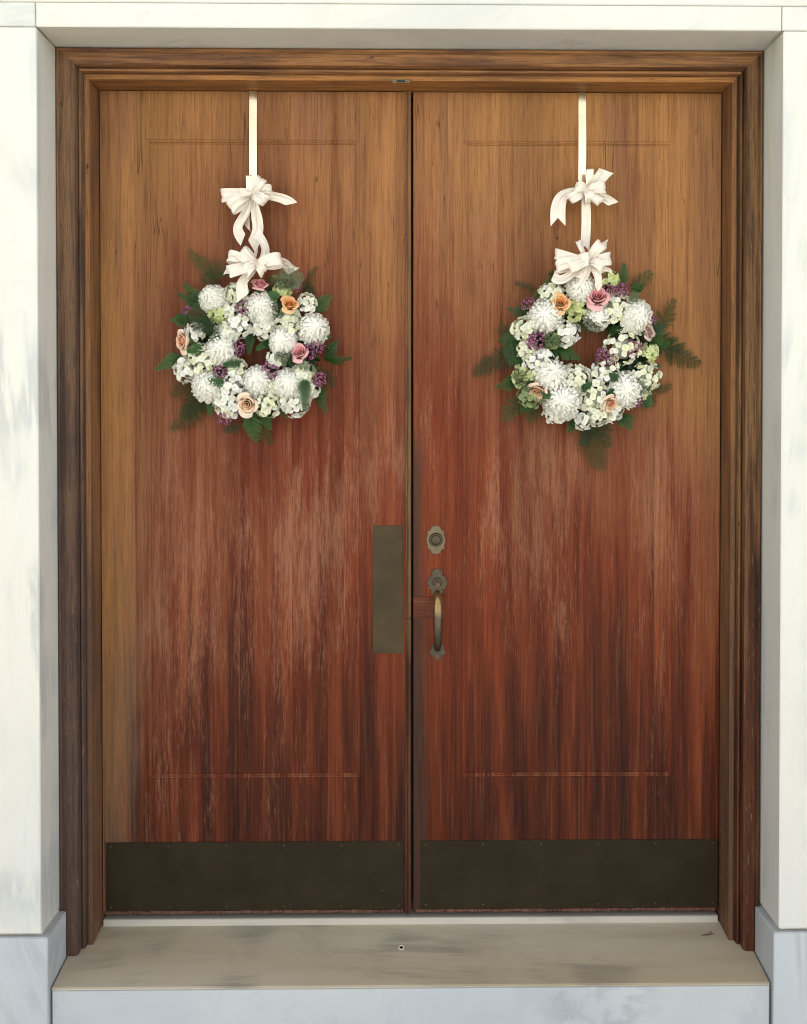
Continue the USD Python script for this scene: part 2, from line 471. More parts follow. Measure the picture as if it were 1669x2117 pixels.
def satin_look():
    g = Graph('satin')
    nz = g.noise(g.pos(), 900, 2)
    big = g.noise(g.pos(), 40, 3)
    c = g.mix(g.step(big, .3, .7), (.80, .735, .655), (.76, .68, .59))
    pr = g.n('principled_bsdf', 'BSDF', base_color=c, roughness=.24, specular_ior_level=.75, sheen_weight=.15, sheen_roughness=.4, normal=g.bump(g.m('add', nz, g.m('multiply', big, 8.0)), .0003, .5))
    tr = g.n('translucent_bsdf', 'BSDF', color=c)
    return g.done(g.n('mix_closure', 'closure', fac=.08, closure1=pr, closure2=tr))


satin = satin_look()

# ------------------------------------------------------------------ ground and what lies behind the photographer
GZ = -.255
put('pavement', box(-12.0, 12.0, -15, -.236, GZ - .2, GZ, .004), paving, kind='structure', label='pale stone paving in front of the doorstep')
gv = np.array([[-150, -150, GZ - .03], [150, -150, GZ - .03], [150, 150, GZ - .03], [-150, 150, GZ - .03]], float)
put('ground', (gv, np.array([[0, 1, 2], [0, 2, 3]])), lawn_look, kind='structure', label='lawn around the building')

# ------------------------------------------------------------------ marble wall
YF, HW, HZ = -.25, .997, 2.509            # front plane, half width of the opening, height of its soffit
J = .0008                                 # half a joint
WZ = .078
wall = thing('marble_wall', 'pale veined marble block wall framing the double doors', 'wall', (0, 0, GZ))
put('marble_block', box(-1.75, -HW - .004, YF, .0, WZ, HZ - J, .0025), marble_wall[0], wall, label='tall block left of the doors')
put('marble_block', box(HW, 1.75, YF, .0, WZ, HZ - J, .0025), marble_wall[1], wall, label='tall block right of the doors')
L2 = 2.575
put('marble_block', box(-HW - .006 + J, HW - .004 - J, YF, .0, HZ, L2 - J, .0025), marble_wall[2], wall, label='long lintel block over the doors')
put('marble_block', box(-1.75, -HW - .006 - J, YF, .0, HZ + J, L2 - J, .0025), marble_wall[3], wall)
put('marble_block', box(HW - .004 + J, 1.75, YF, .0, HZ + J, L2 - J, .0025), marble_wall[1], wall)
for i, (a, b) in enumerate([(-1.75, 1.75)]):
    put('marble_block', box(a + J, b - J, YF + .001, .0, L2 + J, 3.3, .0025), marble_wall[(i + 2) % 4], wall)
put('mortar', trimesh.util.concatenate([box(-1.74, -HW - .006, YF + .012, -.01, WZ - .012, WZ + .004, .001), box(HW + .006, 1.74, YF + .012, -.01, WZ - .012, WZ + .004, .001),
                                        box(-1.74, 1.74, YF + .006, -.01, L2 - .01, L2 + .01, .001), box(-1.74, -HW - .02, YF + .006, -.01, HZ - .01, HZ + .01, .001), box(HW + .02, 1.74, YF + .006, -.01, HZ - .01, HZ + .01, .001)]), mortar, wall)
put('wall_core', trimesh.util.concatenate([box(-1.75, -.99, .002, .3, GZ, 3.3), box(.99, 1.75, .002, .3, GZ, 3.3), box(-.99, .99, .002, .3, 2.50, 3.3)]), backing_dark, wall)
for i, (a, b, z0, z1) in enumerate([(-6.0, -1.75, GZ, 1.1), (-6.0, -1.75, 1.1, 2.575), (-6.0, -1.75, 2.575, 3.3), (1.75, 7.0, GZ, 1.1), (1.75, 7.0, 1.1, 2.575), (1.75, 7.0, 2.575, 3.3), (-6.0, 0.0, 3.3, 5.0), (0.0, 7.0, 3.3, 5.0)]):
    put('wall_panel', box(a + J, b - J, YF, .3, z0 + J - (.03 if z0 == GZ else 0), z1 - J, .0025), marble_wall[i % 4], wall)
put('building_body', box(-6.0, 7.0, .302, 7.0, GZ, 5.0), marble_wall[0], wall)
PW = .9815
for s, mt, lab in ((-1, marble_plinth[0], 'blue-grey plinth block left of the step'), (1, marble_plinth[1], 'blue-grey plinth block right of the step')):
    a, b = sorted((s * PW, s * 1.75))
    put('plinth_block', box(a, b, YF - .006, -.001, GZ - .02, WZ - .0075, .003), mt, wall, label=lab)

# ------------------------------------------------------------------ step, threshold
SX, SYF, SZF, SZB = .976, -.243, -.0745, -.0317
step = thing('doorstep', 'worn marble doorstep with a brown sloping top below both door leaves', 'doorstep', (0, -.1, GZ))


def prism_x(yz, x0, x1):
    """a prism along x of the closed profile yz"""
    pg = Polygon(yz)
    m = trimesh.creation.extrude_polygon(pg, x1 - x0)
    v = m.vertices
    return trimesh.Trimesh(np.stack([x0 + v[:, 2], v[:, 0], v[:, 1]], 1), m.faces)


put('riser', box(-SX, SX, SYF, -.03, GZ - .02, SZF - .006, .003), marble_plinth[2], step, label='blue-grey veined front face')
put('sill', prism_x([(SYF, SZF - .0055), (SYF, SZF - .003), (SYF + .004, SZF), (.05, SZB), (.05, SZF - .0055)], -SX, SX), marble_sill, step, label='sloping worn brown top')
put('threshold', prism_x([(-.003, SZB - .03), (-.003, -.0215), (-.001, -.0198), (.05, -.0198), (.05, SZB - .03)], -.915, .915), marble_threshold, step, label='pale strip under the doors')
c = at(830, 1940, -.1)
slope = (SZB - SZF) / (.05 - SYF)
c[2] = SZF + slope * (c[1] - SYF)
ringm = trimesh.creation.torus(.0075, .0016, 20, 8)
tilt = Rotation.from_euler('x', math.atan(slope)).as_matrix()
ringm.vertices = (ringm.vertices * [1, 1.1, .6]) @ tilt.T + c + [0, 0, .0012]
put('bolt_socket', ringm, simple('worn_steel', (.75, .72, .64), .5, .1, 80), step, smooth=True, label='small metal floor bolt socket')
disc = trimesh.creation.cylinder(.0045, .001, sections=20)
disc.vertices = disc.vertices @ tilt.T + c + [0, 0, .0012]
put('socket_hole', disc, black_hole, step)

# dry twig on the sill
tw = [at(1451, 1913, -.062), at(1461, 1911, -.060), at(1468, 1909, -.057), at(1476, 1907, -.055)]
for q in tw:
    q[2] = SZF + slope * (q[1] - SYF) + .003
tp = thing('twig', 'tiny dry dark twig lying on the sill by the right jamb', 'twig', tw[1])
put('stem', tube(tw, [.0008, .0014, .0014, .0007], 6), simple('twig_bark', (.05, .03, .02), .9), tp)
put('side_shoot', tube([tw[2], tw[2] + [.004, .004, .004], tw[2] + [.008, .010, .004]], [.0010, .0011, .0006], 6), simple('twig_bark_dark', (.045, .028, .02), .9), tp)

# ------------------------------------------------------------------ door frame
CI, CZ = .920, 2.433                      # inner half width and height of the frame
frame = thing('door_frame', 'weathered moulded wooden frame around both door leaves', 'door frame', (0, 0, -.05))


def sill_z(y):
    return SZF + slope * (y - SYF)


def member(profile, side):
    """profile: closed (t, y) points, t outward from the opening; mitred at the head, cut to the sill at the foot"""
    pr = np.asarray(profile, float)
    t, y = pr[:, 0].copy(), pr[:, 1]
    if side == 'left':
        t[t > .06] += .0065
    if side == 'head':
        a = np.stack([-(CI + np.where(t > .06, t + .0065, t)), y, CZ + t], 1)
        b = np.stack([CI + t, y, CZ + t], 1)
    else:
        s = -1 if side == 'left' else 1
        a = np.stack([s * (CI + t), y, sill_z(y) + .0012], 1)
        b = np.stack([s * (CI + t), y, CZ + pr[:, 0] - .0006], 1)
    n = len(pr)
    cap = trimesh.creation.triangulate_polygon(Polygon(pr), engine='earcut')
    order = []
    for p in cap[0]:
        order.append(int(np.argmin(np.hypot(pr[:, 0] - p[0], pr[:, 1] - p[1]))))
    cf = np.array(order)[cap[1]]
    nseg = 40
    grid = np.stack([a + (b - a) * q for q in np.linspace(0, 1, nseg + 1)])
    f = []
    for k in range(nseg):
        for i in range(n):
            j = (i + 1) % n
            f += [[k * n + i, k * n + j, (k + 1) * n + j], [k * n + i, (k + 1) * n + j, (k + 1) * n + i]]
    v = grid.reshape(-1, 3)
    f = np.vstack([np.array(f), cf, cf[:, ::-1] + nseg * n])
    m = trimesh.Trimesh(v, f, process=False)
    m.fix_normals()
    return m


def arc(cx, cy, r, a0, a1, n=5):
    return [(cx + r * math.cos(math.radians(a)), cy + r * math.sin(math.radians(a))) for a in np.linspace(a0, a1, n)]


TA = .0275                                # inner edge of the casing
casing = [(TA, -.02), (TA, -.117)] + [(TA + .003, -.121), (TA + .007, -.124)] + [(TA + .028, -.1245), (TA + .034, -.1215), (TA + .0375, -.1205), (TA + .0405, -.123), (.069, -.1235), (.0732, -.120), (.0732, -.02)]
bead = [(.0155, -.02), (.0155, -.084), (.0170, -.090)] + arc(.0215, -.0925, .0045, 180, 360, 7) + [(.0262, -.084), (.0262, -.02)]
inner = [(0, .048), (0, -.078), (.002, -.080), (.0110, -.0805), (.0125, -.0790), (.0143, -.0790), (.0143, .048)]
for side, outm, inm, retm in (('left', wood_jamb_l, wood_jamb_l, wood_return), ('right', wood_jamb_r, wood_jamb_r, wood_return), ('head', wood_head, wood_head, wood_head_in)):
    put('head_casing' if side == 'head' else 'casing', member(casing, side), outm, frame)
    put('head_bead' if side == 'head' else 'bead', member(bead, side), inm, frame, smooth=40)
    put('head_lining' if side == 'head' else 'jamb_lining', member(inner, side), retm, frame)
put('frame_core', trimesh.util.concatenate([box(-.9945, -CI - .001, -.05, .06, 0, 2.5), box(CI + .001, .9945, -.05, .06, 0, 2.5), box(-.9945, .9945, -.05, .06, CZ + .001, 2.505),
                                            box(-.93, .93, .062, .09, GZ, 2.5)]), backing_dark, frame)
a, b = at(811, 164, -.08), at(849, 172, -.08)
put('strike_plate', box(a[0], b[0], -.0835, -.0790, b[2], a[2], .001), bronze_lock, frame, label='small tarnished metal catch on the head')
put('catch_slot', box(a[0] + .013, b[0] - .016, -.0845, -.0830, b[2] + .002, a[2] - .0035, .0004), black_hole, frame)

# ------------------------------------------------------------------ door leaves
US_L, VS = [202, 250, 300, 400, 500, 600, 700, 800, 850], [185, 400, 600, 800, 950, 1100, 1300, 1500, 1740]
US_R = [858, 900, 960, 1060, 1160, 1260, 1360, 1430, 1490]
WEAR = {
    'L': dict(
        red=[[0, 0, 0, .05, .05, .05, .05, .05, .1], [0, 0, .12, .2, .3, .32, .22, .12, .25], [0, .05, .28, .38, .46, .46, .4, .25, .35],
             [0, .1, .3, .42, .58, .66, .56, .5, .6], [0, .14, .30, .55, .78, .8, .8, .8, .85], [0, .16, .40, .66, .85, .8, .82, .95, 1],
             [.05, .16, .45, .72, .95, .9, .95, 1, 1], [.1, .28, .66, .85, 1, 1, 1, 1, 1], [.1, .5, 1, 1, 1, 1, 1, 1, 1]],
        bleach=[[0] * 9, [.0] * 9, [0, 0, .1, .1, .1, .1, .1, .1, .1], [0, .05, .2, .2, .2, .2, .25, .3, .3], [0, .1, .5, .45, .3, .35, .4, .7, .6],
                [0, .1, .5, .6, .5, .8, .75, .25, .1], [0, .1, .6, .6, .4, .6, .5, .1, .1], [0, 0, .45, .4, .15, .25, .15, .15, .05], [.2, .3, .3, .25, .1, .15, .1, .1, .05]],
        grey=[[0] * 9, [0] * 9, [0, .05, .1, .0, 0, 0, 0, 0, 0], [0, .12, .1, 0, 0, 0, 0, 0, 0], [.05, .32, .2, 0, 0, 0, 0, 0, 0], [.15, .48, .25, .1, .05, 0, 0, 0, 0],
              [.3, .62, .36, .2, .1, .1, .05, 0, 0], [.55, .7, .36, .12, .0, .05, 0, 0, 0], [.65, .62, .25, .05, 0, 0, 0, 0, 0]],
        dark=[[0] * 9, [0] * 9, [.05] * 9, [.05] * 9, [.1] * 9, [.1, .1, .15, .15, .15, .15, .15, .2, .3], [.3, .3, .3, .35, .45, .4, .35, .35, .5], [.5, .5, .55, .6, .65, .6, .6, .6, .75], [.6, .7, .7, .7, .75, .75, .75, .75, .9]],
        stain=[[0, 0, 0, 0, 0, 0, 0, 0, .1]] * 4 + [[0, 0, 0, 0, 0, 0, 0, 0, .2]] + [[0, 0, 0, 0, 0, 0, 0, 0, .35]] * 2 + [[0, 0, 0, 0, 0, 0, 0, .0, .45], [0, 0, 0, 0, 0, 0, 0, .1, .6]]),
    'R': dict(
        red=[[.15, .05, 0, 0, 0, 0, 0, 0, 0], [.2, .1, .1, .1, .15, .1, .08, .05, 0], [.4, .32, .25, .22, .28, .2, .1, .1, 0], [.7, .72, .6, .46, .5, .4, .2, .1, 0],
             [.8, .95, .85, .66, .5, .6, .4, .35, .1], [.9, 1, .9, .7, .68, .8, .5, .55, .3], [1, 1, 1, 1, 1, 1, .8, .8, .55], [1, 1, 1, 1, 1, 1, 1, .95, .8], [1] * 9],
        bleach=[[0] * 9, [0] * 9, [.05] * 9, [.3, .45, .2, .1, .15, .15, .2, .1, 0], [.2, .35, .25, .55, .65, .3, .7, .4, .2], [.0, .15, .35, .6, .5, .2, .65, .45, .1],
                [0, 0, .1, .2, .35, .1, .3, .25, .1], [0, 0, .05, .0, .05, .05, .15, .15, .1], [0, 0, .0, 0, .05, .05, .1, .15, .1]],
        grey=[[.3, .1, 0, 0, 0, 0, 0, 0, 0], [.1, 0, 0, 0, 0, 0, 0, 0, 0]] + [[0] * 9] * 5 + [[0, 0, 0, 0, 0, 0, 0, .1, .25], [0, 0, 0, 0, 0, 0, 0, .1, .2]],
        dark=[[0] * 9, [0] * 9, [.05] * 9, [.05] * 9, [.15, .1, .15, .1, .1, .1, .05, .05, .05], [.25, .15, .2, .15, .2, .2, .1, .1, .1], [.45, .35, .35, .35, .45, .5, .4, .35, .35], [.7, .5, .55, .65, .7, .7, .65, .6, .6], [.85, .6, .7, .7, .7, .75, .75, .75, .7]],
        stain=[[.25, .05, 0, 0, 0, 0, 0, 0, 0], [.1, 0, 0, 0, 0, 0, 0, 0, 0], [.1, 0, 0, 0, 0, 0, 0, 0, 0], [.2, 0, 0, 0, 0, 0, 0, 0, 0], [.75, .0, 0, 0, 0, 0, 0, 0, 0],
               [.85, .05, 0, 0, 0, 0, 0, 0, 0], [.85, .1, 0, 0, 0, 0, 0, 0, 0], [.8, .05, 0, 0, 0, 0, 0, 0, 0], [.9, .2, 0, 0, 0, 0, 0, .0, .1]]),
}
MAPS = {}
for side, us in (('L', US_L), ('R', US_R)):
    xs = np.array([at(u, 1000)[0] for u in us])
    zs = np.array([at(850, v)[2] for v in VS])
    MAPS[side] = {k: RegularGridInterpolator((zs[::-1], xs), np.array(a, float)[::-1], bounds_error=False, fill_value=None) for k, a in WEAR[side].items()}


def wear_of(side, v):
    q = np.stack([v[:, 2], v[:, 0]], 1)
    g = {k: np.clip(f(q), 0, 1) for k, f in MAPS[side].items()}
    crack = np.clip((v[:, 2] - 1.2) / .7, .25, 1)
    return {'wear': np.stack([g['red'], g['bleach'], g['grey']], 1), 'tone': np.stack([g['dark'], g['stain'], crack], 1)}


def plate(x0, x1, z0, z1, y0, y1, bev=.0006, dx=.03, dz=.05):
    """a board in the xz plane whose chamfered front is a fine grid"""
    xs = np.unique(np.concatenate([[x0], np.linspace(x0 + bev, x1 - bev, max(2, int((x1 - x0) / dx))), [x1]]))
    zs = np.unique(np.concatenate([[z0], np.linspace(z0 + bev, z1 - bev, max(2, int((z1 - z0) / dz))), [z1]]))
    X, Z = np.meshgrid(xs, zs)
    Y = np.full_like(X, y0)
    Y[0], Y[-1], Y[:, 0], Y[:, -1] = y0 + bev, y0 + bev, y0 + bev, y0 + bev
    v, f = quad_strip(np.stack([X, Y, Z], -1))
    out = [(v, f)]
    nx, nz = len(xs), len(zs)
    idx = np.arange(nx * nz).reshape(nz, nx)
    loop = np.concatenate([idx[0], idx[1:, -1], idx[-1, :-1][::-1], idx[1:-1, 0][::-1]])
    a = v[loop]
    b = a.copy()
    b[:, 1] = y1
    n = len(loop)
    i = np.arange(n)
    j = (i + 1) % n
    out.append((np.vstack([a, b]), np.vstack([np.stack([i, i + n, j + n], 1), np.stack([i, j + n, j], 1)])))
    return join(out)


def wood_part(name, side, mesh, parent, **kw):
    v, f = mesh if not isinstance(mesh, trimesh.Trimesh) else (np.asarray(mesh.vertices), mesh.faces)
    pv = wear_of(side, v)
    if name == 'moulding_strip':
        pv['wear'][:, 1] = np.maximum(pv['wear'][:, 1], np.where((v[:, 2] < .6) & (np.ptp(v[:, 2]) < .05), .5, 0))
        pv['tone'][:, 0] *= .7
    return put(name, (v, f), wood_leaf, parent, prim=pv, **kw)


TOPZ, BOTZ = 2.429, -.0055
leafL = thing('door_leaf', 'left wooden door leaf with a tall narrow tarnished push plate', 'door', (-.46, 0, 0))
leafR = thing('door_leaf', 'right wooden door leaf with pull handle and keyhole lock', 'door', (.46, 0, 0))
GEO = {'L': (leafL, -.9165, -.0035, .5 * (at(301, 290)[0] + at(307, 1607)[0]), .5 * (at(743, 290)[0] + at(745, 1607)[0]), at(520, 289)[2], at(520, 1608)[2]),
       'R': (leafR, .0045, .9165, .5 * (at(953, 290)[0] + at(961, 1607)[0]), .5 * (at(1391, 290)[0] + at(1388, 1607)[0]), at(1170, 292)[2], at(1170, 1605)[2])}
for side, (leaf, x0, x1, p0, p1, zt, zb) in GEO.items():
    gp = .0002
    wood_part('stile', side, plate(x0, p0 - gp, BOTZ, TOPZ, 0, .044), leaf)
    wood_part('stile', side, plate(p1 + gp, x1, BOTZ, TOPZ, 0, .044), leaf)
    w = .0125
    wood_part('panel', side, plate(p0 + gp, p1 - gp, zt + gp, TOPZ, .0004, .044), leaf)
    wood_part('panel', side, plate(p0 + w + gp, p1 - w - gp, zb + w + gp, zt - w - gp, .0004, .044), leaf)
    wood_part('panel', side, plate(p0 + gp, p1 - gp, BOTZ, zb - gp, .0004, .044), leaf)

    def strip(a, b, na, nb, horizontal):
        """a half-round moulding strip: outer edge a-b, inner edge na-nb, mitred"""
        n = max(2, int(np.linalg.norm(b - a) / .05))
        t = np.linspace(0, 1, n)[:, None]
        o, i = a + (b - a) * t, na + (nb - na) * t
        prof = [(.0, .004), (.0, .0008), (.12, -.0009), (.38, -.0006), (.46, .0006), (.54, .0006), (.62, -.0002), (.8, -.0018), (.94, -.0010), (1.0, .0006), (1.0, .004)] if horizontal else [(.0, .004), (.0, .0003), (.06, -.0001), (.5, -.0001), (.94, -.0001), (1.0, .0003), (1.0, .004)]
        rows = np.stack([np.concatenate([(o + (i - o) * q), ], 1) + [0, y, 0] for q, y in prof], 1)
        return quad_strip(rows)
    P = lambda x, z: np.array([x, 0.0, z])
    o = [P(p0, zt), P(p1, zt), P(p1, zb), P(p0, zb)]
    i = [P(p0 + w, zt - w), P(p1 - w, zt - w), P(p1 - w, zb + w), P(p0 + w, zb + w)]
    for k in range(4):
        wood_part('moulding_strip', side, strip(o[k], o[(k + 1) % 4], i[k], i[(k + 1) % 4], k % 2 == 0), leaf)

# meeting stile moulding on the left leaf
ast = [(-.0195, .0), (-.0195, -.002), (-.0175, -.0045), (-.0155, -.005), (-.0140, -.0022), (-.0125, -.0022), (-.0105, -.0068), (-.0070, -.0085), (-.0035, -.0070), (-.0022, -.003), (-.0022, .0)]


def vert_prism(prof, z0, z1, n):
    pr = np.asarray(prof)
    zz = np.linspace(z0, z1, n)
    rows = np.stack([np.stack([pr[:, 0], pr[:, 1], np.full(len(pr), z)], 1) for z in zz])
    v, f = quad_strip(rows)
    top = np.vstack([rows[-1], rows[-1].mean(0)[None]])
    k = len(pr)
    cap = np.array([[i, (i + 1) % k, k] for i in range(k)])
    bot = np.vstack([rows[0], rows[0].mean(0)[None]])
    return join([(v, f), (top, cap), (bot, cap[:, ::-1])])


z1 = at(848, 848)[2]
z2 = at(848, 1278)[2]
for za, zb_ in ((BOTZ, z2 - .0006), (z2 + .0006, z1 - .0006), (z1 + .0006, TOPZ)):
    put('astragal', vert_prism(ast, za, zb_, 30), wood_jamb_r if za < z1 - .1 else wood_return, leafL, smooth=25)

# repair patch on the right leaf's edge
a, b = at(860, 1234), at(919, 1277)
put('repair_patch', box(.0040, b[0], -.0010, .003, b[2], a[2], .0008), wood_patch, leafR, label='cross-grained repair patch behind the handle')
put('repair_patch', box(at(835, 1236)[0] - .001, -.0200, -.0010, .003, at(840, 1278)[2], at(840, 1236)[2], .0008), wood_patch, leafL, label='small red repair patch')


def metal_plate(name, u0, u1, v0, v1, leaf, mat, lab=None, xlim=None):
    a, b = at(u0, (v0 + v1) / 2), at(u1, (v0 + v1) / 2)
    z1_, z0_ = at((u0 + u1) / 2, v0)[2], at((u0 + u1) / 2, v1)[2]
    path = put(name, box(a[0], b[0], -.0016, .001, z0_, z1_, .0006), mat, leaf, label=lab)
    return path, a[0], b[0], z0_, z1_


def screws(path, pts):
    for (x, z) in pts:
        s = trimesh.creation.icosphere(2, .0028)
        s.vertices = s.vertices * [1, .38, 1] + [x, -.0016, z]
        put('screw', s, bronze_dark, path, smooth=True)


pth, a0, a1, b0, b1 = metal_plate('push_plate', 771, 833, 1086, 1351, leafL, bronze_push)
screws(pth, [(a0 + .008, b1 - .008), (a1 - .008, b1 - .008), (a0 + .008, b0 + .008), (a1 - .008, b0 + .008)])
for leaf, u0, u1, v0, v1 in ((leafL, 219, 835, 1740, 1882), (leafR, 870, 1484, 1736, 1877)):
    pth, a0, a1, b0, b1 = metal_plate('kick_plate', u0, u1, v0, v1, leaf, bronze_kick)
    screws(pth, [(x, z) for z in (b0 + .012, b1 - .012) for x in np.linspace(a0 + .015, a1 - .015, 6)])
# ragged rail edge below the kick plates: short end-grain chips
rng = np.random.default_rng(5)
for side, leaf, x0, x1 in (('L', leafL, -.912, -.022), ('R', leafR, .012, .912)):
    chips, x = [], x0
    while x < x1 - .01:
        w = rng.uniform(.008, .035)
        chips.append(box(x, min(x + w - .0012, x1), -.0010 - rng.uniform(0, .0012), .002, BOTZ + rng.uniform(0, .003), BOTZ + .0105 - rng.uniform(0, .002), .0004))
        x += w
    cm = trimesh.util.concatenate(chips)
    put('frayed_edge', cm, frame_wood('wood_frayed_' + ('left' if side == 'L' else 'right'), 'z', (.13, .075, .055), (.15, .06, .04), (.04, .025, .02), (.3, .6), seed=2.0), leaf)


# ------------------------------------------------------------------ lock and handle
def scallop(cx, cz, rx, rz, amp, lobes, phase=0.0, n=72, pw=1.0):
    t = np.linspace(0, 2 * np.pi, n, endpoint=False)
    r = 1 + amp * np.cos(lobes * (t - phase))
    return Polygon(np.stack([cx + rx * r * np.cos(t), cz + rz * r * np.sin(t)], 1))


def cartouche(cx, cz, w, h):
    """an oval plate with a stepped crest above and below"""
    top = Polygon([(cx - .42 * w, cz), (cx - .44 * w, cz + .30 * h), (cx - .27 * w, cz + .36 * h), (cx - .24 * w, cz + .46 * h), (cx, cz + .5 * h), (cx + .24 * w, cz + .46 * h), (cx + .27 * w, cz + .36 * h), (cx + .44 * w, cz + .30 * h), (cx + .42 * w, cz)])
    bot = Polygon([(x, 2 * cz - z) for x, z in top.exterior.coords])
    oval = scallop(cx, cz, .5 * w, .36 * h, 0, 1)
    return top.union(bot).union(oval).buffer(-.0012).buffer(.0024).buffer(-.0012).simplify(.0002)


def lathe_y(prof, cx, cz, n=32):
    """revolve (r, y) around the axis through (cx, cz) along y"""
    t = np.linspace(0, 2 * np.pi, n + 1)
    rows = np.stack([np.stack([cx + r * np.cos(t), np.full(n + 1, y), cz + r * np.sin(t)], 1) for r, y in prof])
    return quad_strip(rows)


c = at(901.5, 1116)
pth = put('lock_escutcheon', extrude_xz(cartouche(c[0], c[2], .056, .085), .0, -.005, .0018), bronze_lock, leafR, smooth=35, label='ornate keyhole lock plate')
put('lock_cylinder', lathe_y([(.0001, -.0078), (.0115, -.0078), (.0125, -.0070), (.0130, -.0085), (.0150, -.0112), (.0178, -.0112), (.0198, -.0090), (.0205, -.004), (.0205, 0)], c[0], c[2] + .001), bronze_dark, pth, smooth=40)
put('keyhole', trimesh.util.concatenate([box(c[0] - .0014, c[0] + .0010, -.0086, -.0075, c[2] - .009, c[2] - .0015, .0002)]), black_hole, pth)

c = at(904, 1204)
pl = scallop(c[0], c[2], .0265, .0275, .10, 6, np.pi / 2).union(scallop(c[0], c[2] + .027, .016, .015, .06, 5, np.pi / 2)).union(scallop(c[0], c[2] - .027, .018, .014, .05, 4)).union(scallop(c[0], c[2], .0305, .018, .0, 1))
hd = put('pull_handle', extrude_xz(pl.simplify(.0002), .0, -.006, .002), bronze_dark, leafR, smooth=35, label='ornate pull handle with polished worn top')
put('thumb_latch', tube([c + [0, -.005, .004], c + [0, -.016, .005], c + [0, -.026, .002], c + [0, -.033, -.003]], [.006, .0065, .0090, .0075], 12), bronze_lock, hd, smooth=40)
put('boss', lathe_y([(.0001, -.011), (.010, -.0105), (.0135, -.008), (.0150, -.005)], c[0], c[2] + .002), bronze_dark, hd, smooth=True)
zt_, zb_ = at(904, 1226)[2], at(904, 1340)[2]
zs = np.linspace(0, 1, 28)
bow_y = -.007 - .048 * np.sin(np.pi * np.clip(zs, 0, 1)) ** .62
grip = np.stack([np.full(28, c[0] + .0005), bow_y, zt_ + (zb_ - zt_) * (zs - .06 * np.sin(2 * np.pi * zs))], 1)
put('grip', tube(grip, (.0104 + .0036 * np.sin(np.pi * np.clip(zs * 1.15, 0, 1)) - .0022 * np.clip(zs - .75, 0, 1) * 4 * .5), 14), handle_mat, hd, smooth=True)
cb = at(905, 1348)
pl = scallop(cb[0], cb[2] + .004, .0215, .019, .09, 5, -np.pi / 2).union(Polygon([(cb[0] - .014, cb[2]), (cb[0], cb[2] - .026), (cb[0] + .014, cb[2])]))
put('lower_rosette', extrude_xz(pl.buffer(.001).simplify(.0002), .0, -.005, .0018), bronze_dark, hd, smooth=35)

# ------------------------------------------------------------------ wreath hangers


def hanger(u, v0, v1, du_tip, v_tip0, v_tip1, label):
    top, bot = at(u, v0), at(u, v1)
    w = .0112
    x = top[0]
    ht = thing('wreath_hanger', label, 'wreath hanger', (x, 0, bot[2]), 'brass hangers over the tops of the door leaves')
    zt = TOPZ + .0018
    path = [(.012, zt), (.0, zt), (-.0022, zt - .0015), (-.0024, zt - .03)]
    zs = np.linspace(zt - .06, bot[2], 14)
    path += [(-.0026 - .0030 * math.sin(math.pi * k / 13) ** 1.0, z) for k, z in enumerate(zs)]
    pts = np.array(path)
    rows = np.stack([np.stack([x + s * w * np.ones(len(pts)), pts[:, 0] - (.0004 if abs(s) < .8 else 0), pts[:, 1]], 1) for s in (-1, -.7, .7, 1)], 1)
    v, f = quad_strip(rows)
    back = rows.copy()
    back[..., 1] += .0012
    v2, f2 = quad_strip(back)
    put('strap', join([(v, f), (v2, f2[:, ::-1])]), brass, ht, smooth=True)
    tipx = at(u + du_tip, v1)[0]
    zt1, zt0 = at(u, v_tip0, -.045)[2], at(u, v_tip1, -.045)[2]
    hk = []
    for k in range(9):
        a = math.pi * k / 8
        hk.append((-.0025 - .020 + .020 * math.cos(a), zt0 - .012 - .016 * math.sin(a)))
    hk = [(-.0025, bot[2] + .004)] + hk + [(-.0425, zt0), (-.0430, zt1 - .006), (-.0425, zt1 - .002), (-.041, zt1)]
    pts = np.array(hk)
    xx = np.linspace(x, tipx, len(pts))
    rows = np.stack([np.stack([xx + s * w * .92 * np.where(np.arange(len(pts)) == len(pts) - 1, .7, 1), pts[:, 0], pts[:, 1]], 1) for s in (-1, -.8, .8, 1)], 1)
    put('hook', quad_strip(rows), brass, ht, smooth=True)
    return ht


hanger(523.5, 190, 368, -3, 361, 384, 'brass over-door wreath hanger on the left leaf')
hanger(1204, 190, 372, 12, 347, 378, 'brass over-door wreath hanger on the right leaf')


# ------------------------------------------------------------------ ribbon bows
def ribbon(center, width_vec, widths, curl=0.0):
    """a ribbon strip through the centre points; width_vec per point (n,3)"""
    c = np.asarray(center, float)
    wv = np.asarray(width_vec, float)
    s = np.linspace(-1, 1, 13)
    t = np.gradient(c, axis=0)
    nrm = np.cross(t, wv)
    nrm /= np.maximum(np.linalg.norm(nrm, axis=1, keepdims=True), 1e-9)
    W = np.asarray(widths)[:, None, None] * .5
    pinch = np.clip(1 - np.asarray(widths) / np.max(widths), 0, 1)[:, None, None]
    fold = pinch * .006 * np.cos(s * 5.0)[None, :, None] + curl * (s ** 2)[None, :, None]
    q = np.linspace(0, 1, len(c))[:, None]
    ph = float(np.abs(c[0] * 917).sum() + np.abs(c[-1] * 613).sum()) % 6.28
    wave = .0011 * np.sin(4.2 * s[None] + ph + 3.0 * q) + .0007 * np.sin(9 * s[None] + 2 * ph - 5 * q)
    rows = c[:, None] + wv[:, None] * s[None, :, None] * W + nrm[:, None] * (fold + wave[..., None])
    return quad_strip(rows)


